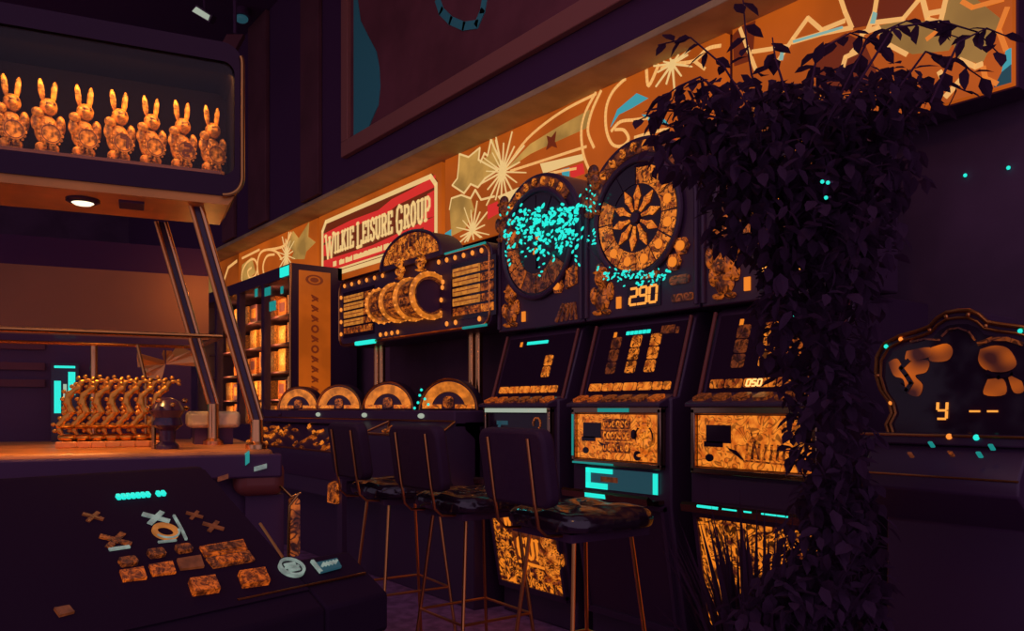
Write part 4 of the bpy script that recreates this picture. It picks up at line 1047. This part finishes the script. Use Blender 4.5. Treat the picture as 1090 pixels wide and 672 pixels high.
# gold bow prize and black lever column behind it
fb = D(.5); x, z = fb.hit(176, 388)
pz = thing('gold_prize', 'shiny crumpled gold bow prize hanging beside the shelf upright', 'prize', tuple(fb.p(x, z)))
mb = MB(); rnd = random.Random(11)
for i in range(9):
    a = rnd.uniform(0, 2*PI); r = rnd.uniform(.03, .075)
    c0 = fb.p(x, z); p1 = fb.p(x+r*math.cos(a)*1.3, z+r*math.sin(a)*.8, rnd.uniform(-.03, .05)); p2 = fb.p(x+r*math.cos(a+.6)*1.2, z+r*math.sin(a+.6)*.8, rnd.uniform(-.03, .05))
    mb.add([c0, p1, p2, c0+V((0, 0, .012)), p1+V((.004, 0, .014)), p2+V((0, .004, .012))], [(0, 2, 1), (3, 4, 5), (0, 1, 4, 3), (1, 2, 5, 4), (2, 0, 3, 5)])
mb.build('bow', 'gold_prize', pz)
mb = MB(); mb.tube([fb.p(x, z), fb.p(x, zs)], .002, 6); mb.build('hanging_cord', 'dark', pz)
fb = D(.12); x, z = fb.hit(178, 475)
lv = thing('coin_chute', 'dark bulbous coin chute standing beside the last race figure', 'coin chute', tuple(fb.p(x, dz)))
c = fb.p(x, dz); mb = MB(); mb.lathe((c.x, c.y, dz), [(.03, 0), (.03, .01), (.02, .02), (.022, .05), (.04, .065), (.034, .085), (.046, .105), (.03, .13), (.012, .14)], 18); mb.build('chute_body', 'gloss', lv, smooth=True)
mb = MB(); mb.tube([(c.x-.02, c.y-.03, dz), (c.x-.02, c.y-.03, dz+.11)], .006, 8); mb.build('chute_rod', 'brass', lv, smooth=True)
mb = MB()
for k in range(8): mb.ball((c.x+.05*math.cos(k*.8), c.y+.05*math.sin(k*.8), dz+.12+.012*math.sin(k*2)), (.012, .008, .007), 6, 5)
mb.build('chute_beads', 'brass', lv, smooth=True)

# ================================================================== SLOPING GAME CONSOLE, lower left
th = math.radians(31)
ce = V((-.2657, .964, 0)); ci = V((-.964, -.2657, 0))
c0 = E_+ray(200, 575)*1.45
cf = Fr(c0, ce, ci*math.cos(th)+V((0, 0, math.sin(th))))
H = cf.hit
gx0, gx1 = H(60, 640)[0]-.12, H(385, 612)[0]+.02
gz0, gz1 = H(250, 652)[1]-.04, H(150, 500)[1]
print('CONSOLE', c0, gx0, gx1, gz0, gz1, cf.p(0, gz0), cf.p(0, gz1))
gc = thing('game_console', 'dark sloping game console with noughts and crosses grid and glowing buttons', 'arcade console', (c0.x, c0.y, 0))
cs = Fr((c0.x, c0.y, 0), ci, (0, 0, 1))       # side profile, normal = ci x z
zf, zb_ = cf.p(0, gz0).z, cf.p(0, gz1).z; yf, yb = gz0*math.cos(th), gz1*math.cos(th)
prof_ = [(yf+.06, 0), (yb+.10, 0), (yb+.10, zb_-.02), (yb, zb_), (yf, zf), (yf, zf-.07), (yf+.06, zf-.10)]
# normal of cs is ci x z ; console right is ce
sgn = 1 if cs.n.dot(ce) > 0 else -1
gxm = H(297, 590)[0]; gzr = H(330, 594)[1]; yr = gzr*math.cos(th); zr_ = cf.p(0, gzr).z
MB().flat(cs, prof_, sgn*gx0, sgn*gxm).build('cabinet', 'panel_matte', gc, bev=.008)
prof2 = [(yf+.06, 0), (yr+.02, 0), (yr+.02, zr_-.01), (yr, zr_), (yf, zf), (yf, zf-.07), (yf+.06, zf-.10)]
MB().flat(cs, prof2, sgn*gxm, sgn*gx1).build('side_ledge', 'panel_matte', gc, bev=.006)
MB().rect(cf, gx0+.03, H(294, 590)[0], gz0+.05, gz1-.02, 0, .004).build('panel_glass', 'panel_matte', gc)
mb = MB(); a_, b_ = H(252, 641), H(388, 612); mb.tube([cf.p(*a_, .004), cf.p(*b_, .004)], .0025, 6); mb.build('front_trim', 'copper_tube', gc)
def quad(name, pts, m, d=.009, d0=.004, label=None):
    o = MB().flat(cf, [H(*q) for q in pts], d0, d).build(name, m, gc)
    if label: o['label'] = label
    return o
def Xs(px, py, s, m, label=None):
    x, z = H(px, py); mb = MB(); mb.line(cf, [(x-s, z-s*.8), (x+s, z+s*.8)], s*.55, .004, .007); mb.line(cf, [(x-s, z+s*.8), (x+s, z-s*.8)], s*.55, .004, .0075)
    o = mb.build('cross_mark', m, gc)
    if label: o['label'] = label
Xs(122, 578, .018, 'button_low'); Xs(165, 554, .017, 'label_pale', 'pale cross above the ring'); Xs(98, 553, .012, 'x_dim'); Xs(226, 563, .014, 'x_dim'); Xs(206, 551, .011, 'x_dim')
x, z = H(175, 569); mb = MB(); mb.ring(cf, x, z, .014, .023, .004, .009, n=32); tag(mb.build('nought_mark', 'ring_art', gc), 'lit orange and cream ring')
mb = MB(); mb.ring(cf, x, z, .021, .024, .009, .011, n=24, a0=3.6, a1=6.2); mb.build('nought_rim', 'label_pale', gc)
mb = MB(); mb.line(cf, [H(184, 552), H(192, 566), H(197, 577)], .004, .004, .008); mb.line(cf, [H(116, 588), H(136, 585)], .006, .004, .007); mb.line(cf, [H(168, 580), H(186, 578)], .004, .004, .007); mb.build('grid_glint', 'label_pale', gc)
mb = MB()
for i in range(9):
    px = 125+5.2*i+(6 if i > 6 else 0); x, z = H(px, 532.5-.085*(px-125)); mb.flat(cf, rrect(x-.0036, x+.0036, z-.006, z+.006, .002), .004, .010)
tag(mb.build('teal_readout', 'teal_led', gc), 'teal glowing readout along the top')
for px, py in ((135, 602), (165, 593), (194, 588)):
    x, z = H(px, py); mb = MB(); mb.flat(cf, rrect(x-.014, x+.014, z-.009, z+.009, .004), .004, .012); mb.build('button', 'button_low', gc)
for i, (px, py) in enumerate(((140, 615.5), (171, 609.5), (201, 603))):
    quad('lit_label', [(px-14, py-4), (px+11, py-8), (px+15, py+4), (px-10, py+7)], 'button_lit' if i < 2 else 'x_dim')
quad('bank_key', [(211, 586), (257, 578), (262, 589), (217, 596)], 'button_lit')
quad('bank_key', [(218, 598), (263, 590), (270, 600), (226, 608)], 'button_low')
quad('bank_key_face', [(228, 598.5), (254, 594), (259, 601), (233, 605)], 'button_lit', .012, .009)
quad('bank_key_face', [(216, 587), (252, 581), (256, 587), (221, 593)], 'button_low', .012, .009)
for (px, py) in ((215, 628.5), (268, 620)):
    quad('press_button', [(px-16, py-5), (px+11, py-9), (px+17, py+5), (px-11, py+9)], 'button_lit', .016)
x, z = H(309, 608); mb = MB(); mb.ring(cf, x, z, .020, .025, .004, .012, n=32); tag(mb.build('coin_ring', 'label_pale', gc), 'pale round ring around a dark emblem')
mb = MB(); mb.disc(cf, x, z, .020, .004, .008); mb.build('coin_plate', 'screen', gc)
mb = MB(); mb.rect(cf, x-.012, x+.012, z-.011, z-.005, .008, .011); mb.rect(cf, x-.012, x+.012, z+.005, z+.011, .008, .011); mb.line(cf, [(x-.014, z), (x+.014, z)], .004, .008, .011); mb.build('coin_emblem', 'label_pale', gc)
quad('start_sign', [(334, 603), (357, 598), (362, 607), (340, 613)], 'teal_dim')
mb = MB(); mb.line(cf, [H(331, 601), H(340, 612)], .006, .004, .010)
for i in range(5): mb.line(cf, [H(341+3.4*i, 607.5-.8*i), H(343+3.4*i, 604-.8*i)], .005, .009, .011)
mb.build('sign_mark', 'label_pale', gc)
mb = MB(); mb.tube([cf.p(*H(300, 597), .006), cf.p(*H(275, 562), .010)], .003, 6); mb.build('thin_rod', 'copper_tube', gc)
quad('corner_lamp', [(56, 652), (72, 649), (78, 656), (62, 660)], 'x_dim')

# ================================================================== SCALLOPED MACHINE at right
W4 = 2.26; f = rowF(W4); H = f.hit
xa, xb = H(936, 400)[0], H(1102, 400)[0]; xm = (xa+xb)/2
rm = thing('scallop_machine', 'small arcade machine with scalloped bulb rimmed head at the right edge', 'arcade machine', (xm, 2.55, 0))
hz0 = H(1017, 462)[1]; 
sil = [(947, 462), (944, 452), (950, 440), (947, 428), (938, 415), (933, 398), (934, 380), (942, 366), (958, 358), (976, 353), (990, 348), (998, 339), (1008, 333), (1020, 331)]
left = [H(*q) for q in sil]; apex = left[-1][0]
rt = [(2*apex-x, z) for x, z in reversed(left[:-1])]
outl = left+rt
head = MB().flat(f, outl, -.25, 0).build('head', 'satin', rm, bev=.004)
def inset(k): return [(apex+(x-apex)*k, hz0+(z-hz0)*k+.004) for x, z in outl]
mb = MB(); mb.tube([f.p(x, z, .004) for x, z in outl], .006, 8); mb.tube([f.p(x, z, .008) for x, z in inset(.93)], .004, 8); mb.build('rim', 'copper_tube', head, smooth=True)
MB().flat(f, inset(.88), 0, .004).build('head_glass', 'screen', head)
for i in (3, 5, 7, 8, 10, 12):
    for s in (1, -1):
        q = outl[i] if s == 1 else outl[len(outl)-1-i]; 
        x, z = apex+(q[0]-apex)*.965, hz0+(q[1]-hz0)*.965
        mb = MB(); mb.ball(f.p(x, z, .008), (.006, .006, .006), 10, 7); mb.build('bulb', 'teal_led' if (i == 7 and s == 1) or (i == 8 and s == -1) else 'bulb' if i in (3, 8) else 'copper_tube', head, smooth=True)
f0 = f.off(.004); H2 = f0.hit
def shp(name, polys, m, d=.004):
    for i, p in enumerate(polys): MB().flat(f0, smooth_path([H2(*q) for q in p]+[H2(*p[0])], 4)[:-1], 0, d+.0005*i).build(name, m, head)
shp('glow_art', [[(946, 386), (955, 382), (962, 392), (968, 385), (988, 384), (986, 396), (974, 400), (982, 410), (978, 422), (966, 418), (962, 404), (952, 400)],
                 [(992, 370), (1008, 366), (1014, 374), (1008, 384), (990, 384)], [(1044, 372), (1060, 368), (1074, 372), (1082, 388), (1070, 396), (1050, 394), (1042, 384)],
                 [(1052, 404), (1068, 404), (1070, 420), (1048, 420)], [(1074, 402), (1084, 400), (1090, 416), (1080, 418)], [(966, 374), (990, 370), (990, 380), (966, 384)]], 'blur_glow')
mb = MB(); mb.line(f0, [H2(*q) for q in ((968, 384), (960, 392), (966, 400), (971, 408), (966, 416), (958, 410))], .012, .004, .008); mb.build('swirl', 'screen', head); mb = MB(); mb.line(f0, [H2(*q) for q in ((1052, 396), (1064, 402), (1078, 398), (1090, 404))], .010, .004, .008); mb.build('swirl', 'screen', head)
mb = MB(); mb.line(f0, [H2(*q) for q in ((1003, 358), (1010, 351), (1020, 349), (1031, 353), (1038, 362))], .004, 0, .006); mb.line(f0, [H2(*q) for q in ((970, 364), (985, 361), (1000, 362))], .005, 0, .006)
mb.line(f0, [H2(*q) for q in ((1042, 366), (1056, 361), (1072, 361), (1088, 366))], .010, 0, .006); mb.build('gilt_line', 'art_dim', head)
mb = MB(); x, z = H2(998, 446); x1_, z1_ = H2(1010, 428); digits(mb, f0, 'y', x, z, (x1_-x)*.82, z1_-z, .006, .002, .006, slant=.05)
for a_, b_ in ((1033, 1043), (1052, 1062)): mb.line(f0, [H2(a_, 438), H2(b_, 438)], .005, .002, .006)
tag(mb.build('display_digits', 'digit', head), 'amber segment digits')
# shelf and body below
MB().prof([(2.20, hz0-.03), (2.9, hz0-.03), (2.9, hz0), (2.20, hz0)], xa-.02, xb+.02).build('ledge', 'satin', rm, bev=.005)
MB().prof([(2.30, 0), (2.9, 0), (2.9, hz0-.03), (2.22, hz0-.03), (2.16, hz0-.11), (2.16, hz0-.15), (2.30, hz0-.25)], xa, xb).build('cabinet', 'satin', rm, bev=.006)
mb = MB(); mb.tube([(xa-.02, 2.197, hz0-.004), (xb+.02, 2.197, hz0-.004)], .004, 6); mb.tube([(xa, 2.158, hz0-.11), (xb, 2.158, hz0-.11)], .003, 6); mb.build('ledge_trim', 'copper_tube', rm, smooth=True)
fl = rowF(2.19)
for px, py, m_, r in ((1009, 465, 'bulb', .008), (1038, 466, 'teal_led', .008)):
    x, z = fl.hit(px, py); mb = MB(); mb.ball((x, 2.196, z), (r, r*.9, r), 10, 7); mb.build('panel_lamp', m_, rm, smooth=True)
fl = rowF(2.165)
for px, py, m_ in ((994, 475, 'teal_mid'), (1045, 486, 'teal_mid'), (1015, 485, 'button_low'), (1058, 478, 'teal_mid'), (972, 486, 'x_dim')):
    x, z = fl.hit(px, py); s_ = Fr((x, 2.18, hz0-.08), (1, 0, 0), (0, .06, .08)); zz = (z-(hz0-.11))
    mb = MB(); mb.flat(Fr((x, 2.158, z-.004), (1, 0, 0), (0, .06, .08)), rrect(-.006, .006, 0, .006, .003), .0, .02); mb.build('panel_button', m_, rm)

# ================================================================== LEAFY PLANT in front of the third machine
def leaf(mb, p, dirv, up, L, Wd):
    d = dirv.normalized(); s_ = d.cross(up)
    if s_.length < 1e-4: s_ = V((1, 0, 0))
    s_.normalize(); nn = s_.cross(d)
    pts = [p, p+d*L*.3+s_*Wd*.48+nn*Wd*.1, p+d*L*.65+s_*Wd*.42+nn*Wd*.08-nn*L*.04, p+d*L-nn*L*.12, p+d*L*.65-s_*Wd*.42+nn*Wd*.08-nn*L*.04, p+d*L*.3-s_*Wd*.48+nn*Wd*.1, p+d*L*.35, p+d*L*.68-nn*L*.05]
    mb.add(pts, [(0, 1, 6), (0, 6, 5), (1, 2, 7, 6), (6, 7, 4, 5), (2, 3, 7), (7, 3, 4)])
rnd = random.Random(21)
PT = E_+ray(885, 435)*1.92; PT.z = 0
tree = thing('weeping_fig', 'tall leafy potted plant, nearly black, screening the right hand machines', 'plant', tuple(PT))
fo = MB()
def at(px, py, Dp): return E_+ray(px, py)*Dp
def blob(px, py, rx, ry, n, Dm=1.92, ds=.24, L=(.034, .055)):
    for i in range(n):
        while True:
            a, b, c_ = rnd.uniform(-1, 1), rnd.uniform(-1, 1), rnd.uniform(-1, 1)
            if a*a+b*b+c_*c_ < 1: break
        p = at(px+a*rx, py+b*ry, Dm+c_*ds)
        dv = V((rnd.uniform(-1, 1), rnd.uniform(-1, 1), rnd.uniform(-1.3, .15)))
        l = rnd.uniform(*L); leaf(fo, p, dv, V((rnd.uniform(-.5, .5), rnd.uniform(-.5, .5), 1)), l, l*rnd.uniform(.42, .6))
for a in ((842, 160, 120, 66, 800), (790, 122, 72, 46, 230), (735, 122, 44, 30, 80), (900, 110, 90, 46, 360), (960, 100, 46, 34, 120), (830, 225, 85, 64, 620), (790, 172, 62, 40, 260), (870, 320, 68, 120, 760), (895, 230, 70, 90, 560),
          (884, 470, 46, 130, 620), (890, 600, 62, 110, 700), (850, 640, 60, 60, 360), (835, 300, 30, 60, 120), (838, 640, 50, 44, 330), (800, 656, 34, 22, 90), (720, 165, 34, 30, 46), (930, 170, 60, 60, 200)): blob(*a)
br = MB()
def sprig(pts, Dp, n=10, L=.05, r=.003, droop=.8):
    P = [at(x, y, Dp+.02*i) for i, (x, y) in enumerate(pts)]
    Q = []
    for i in range(len(P)-1):
        for j in range(4): Q.append(P[i].lerp(P[i+1], j/4))
    Q.append(P[-1]); br.tube(Q, [r*(1-.6*i/len(Q)) for i in range(len(Q))], 6)
    for i in range(n):
        q = Q[int((i+.5)/n*(len(Q)-1))]; t_ = (Q[-1]-Q[0]).normalized()
        dv = t_*rnd.uniform(.1, .8)+V((rnd.uniform(-.6, .6), rnd.uniform(-.6, .6), -droop*rnd.uniform(.2, 1.2)))
        l = L*rnd.uniform(.75, 1.15); leaf(fo, q, dv, V((rnd.uniform(-.4, .4), rnd.uniform(-.4, .4), 1)), l, l*.55)
sprig([(820, 130), (800, 80), (794, 40), (790, -10)], 1.85, 11)
sprig([(800, 120), (770, 70), (735, 40), (700, 48)], 1.85, 13)
sprig([(770, 100), (745, 82), (722, 92), (694, 112)], 1.8, 12)
sprig([(780, 130), (735, 118), (700, 118), (676, 130)], 1.85, 11)
sprig([(740, 150), (715, 140), (690, 150)], 1.85, 8)
sprig([(890, 110), (925, 40), (965, 22), (1020, 40)], 1.85, 12)
sprig([(900, 110), (950, 30), (1000, 22), (1040, 34), (1068, 62)], 1.75, 12)
sprig([(930, 130), (985, 55), (1020, 66), (1052, 88)], 1.8, 10)
sprig([(960, 130), (1000, 85), (1035, 100)], 1.8, 8)
sprig([(860, 110), (870, 55), (905, 35), (940, 48)], 1.8, 11)
sprig([(990, 110), (1020, 45), (1050, 30), (1075, 40)], 1.75, 8)
sprig([(840, 110), (825, 62), (822, 40)], 1.8, 7)
tag(fo.build('foliage', 'leaf', tree), kind='stuff')
br.build('twigs', 'bark', tree, smooth=True)
mb = MB(); mb.tube([PT+V((0, 0, .3)), PT+V((.01, .01, .7)), PT+V((-.02, .0, 1.1)), PT+V((.0, .03, 1.5)), PT+V((-.02, .02, 1.75))], [.024, .022, .02, .014, .008], 10)
for (px, py) in ((800, 130), (940, 110), (760, 170), (880, 90), (840, 250), (930, 200)): 
    mb.tube([PT+V((0, 0, rnd.uniform(1.0, 1.4))), at(px, py, 1.9)], [.010, .004], 7)
mb.build('trunk', 'bark', tree, smooth=True)
mb = MB(); mb.lathe(PT, [(.13, 0), (.14, .02), (.18, .30), (.19, .30), (.19, .33), (.165, .33), (.16, .31)], 28); mb.build('pot', 'pot', tree, smooth=True)
# bladed plant low beside it
GP = E_+ray(815, 435)*1.98; GP.z = 0
gp = thing('blade_plant', 'dark potted plant with long narrow blades before the lowest lit glass', 'plant', tuple(GP))
mb = MB()
for i in range(150):
    a = rnd.uniform(0, 2*PI); R0 = rnd.uniform(.05, .34); hh = rnd.uniform(.30, .66)
    b0_ = GP+V((.07*math.cos(a), .07*math.sin(a), .22)); tip = GP+V((R0*math.cos(a), R0*math.sin(a), .22+hh*(1-.5*R0)))
    midp = b0_.lerp(tip, .55)+V((0, 0, .06)); sd = V((-math.sin(a), math.cos(a), 0))*rnd.uniform(.003, .007)
    mb.add([b0_-sd, b0_+sd, midp+sd*1.4, midp-sd*1.4, tip], [(0, 1, 2, 3), (3, 2, 4)])
tag(mb.build('blades', 'leaf', gp), kind='stuff')
mb = MB(); mb.lathe(GP, [(.09, 0), (.10, .02), (.12, .22), (.13, .22), (.13, .25), (.11, .25), (.10, .23)], 24); mb.build('pot', 'pot', gp, smooth=True)

# ================================================================== lamps hung at the far left, tiny lights on the right wall
p = E_+ray(214, 15)*7.0
fx = thing('ceiling_spotlight', 'small pale rectangular spotlight hanging at upper left', 'lamp', (p.x, p.y, p.z))
lf_ = Fr(p, R_, (-.3*F_.x, -.3*F_.y, 1))
mb = MB(); mb.flat(lf_, [(-.07, .02), (.055, -.05), (.075, -.01), (-.03, .055)], 0, .02); mb.build('lens', 'lamp_pale', fx)
mb = MB(); mb.flat(lf_, [(-.085, .025), (.06, -.065), (.095, -.01), (-.035, .075)], -.12, -.002); mb.build('housing', 'dark', fx)
mb = MB(); mb.tube([p-lf_.n*.08, V((p.x, p.y, 4.7))-lf_.n*.08], .012, 8); mb.build('stem', 'dark', fx)
p = E_+ray(257, 20)*7.4
fx = thing('teal_spotlight', 'dim teal round spotlight hanging right of the pale one', 'lamp', (p.x, p.y, p.z))
mb = MB(); mb.ball(p, (.06, .06, .035)); mb.build('lens', 'teal_dim', fx, smooth=True)
mb = MB(); mb.lathe(p+V((0, 0, .02)), [(.075, 0), (.07, .08), (.03, .12)], 16); mb.build('housing', 'dark', fx, smooth=True)
mb = MB(); mb.tube([p+V((0, 0, .1)), V((p.x, p.y, 4.7))], .012, 8); mb.build('stem', 'dark', fx)
lamp('teal_spotlight_beam', 'SPOT', tuple(p-V((0, 0, .06))), 14, (.10, .9, .85), .05, (-2.6, 1.5, 1.0), spot=.5)
a_, b_ = E_+ray(226, 80)*6.6, E_+ray(250, 36)*6.6
bm = thing('roof_strut', 'short brownish slanting strut by the spotlights at upper left', 'strut', tuple(a_))
mb = MB(); sd = R_*.07
mb.add([a_-sd, a_+sd, b_+sd, b_-sd]+[q+F_*.06 for q in (a_-sd, a_+sd, b_+sd, b_-sd)], [(0, 1, 2, 3), (7, 6, 5, 4), (0, 4, 5, 1), (1, 5, 6, 2), (2, 6, 7, 3), (3, 7, 4, 0)]); mb.build('beam', 'pilaster', bm, bev=.005)
mb = MB(); mb.tube([b_, V((b_.x, b_.y, 4.7))], .015, 8); mb.build('hanger', 'dark', bm)
wf = rowF(3.145)
for i, (px, py, lb) in enumerate(((877, 194, 'tiny teal light in the leaves, left of two'), (883, 195, 'tiny teal light in the leaves, right of two'), (881, 211, 'lone tiny teal light below the pair in the leaves'),
                                (1028, 187, 'tiny teal light on the dark wall above the scalloped machine'), (1074, 179, 'tiny teal light on the dark wall near the right edge'))):
    fq = rowF(1.42) if i < 3 else wf
    x, z = fq.hit(px, py)
    t = thing('indicator_light', lb, 'light', tuple(fq.p(x, z, .004)), 0, 'tiny teal indicator lights')
    mb = MB(); mb.ball(fq.p(x, z, .006), .0038 if i < 3 else .007, 8, 6); mb.build('lens', 'teal_led', t, smooth=True)
    mb = MB(); mb.lathe(fq.p(x, z, -.004), [(.004, 0), (.004, .004)], 8); mb.build('socket', 'dark', t)
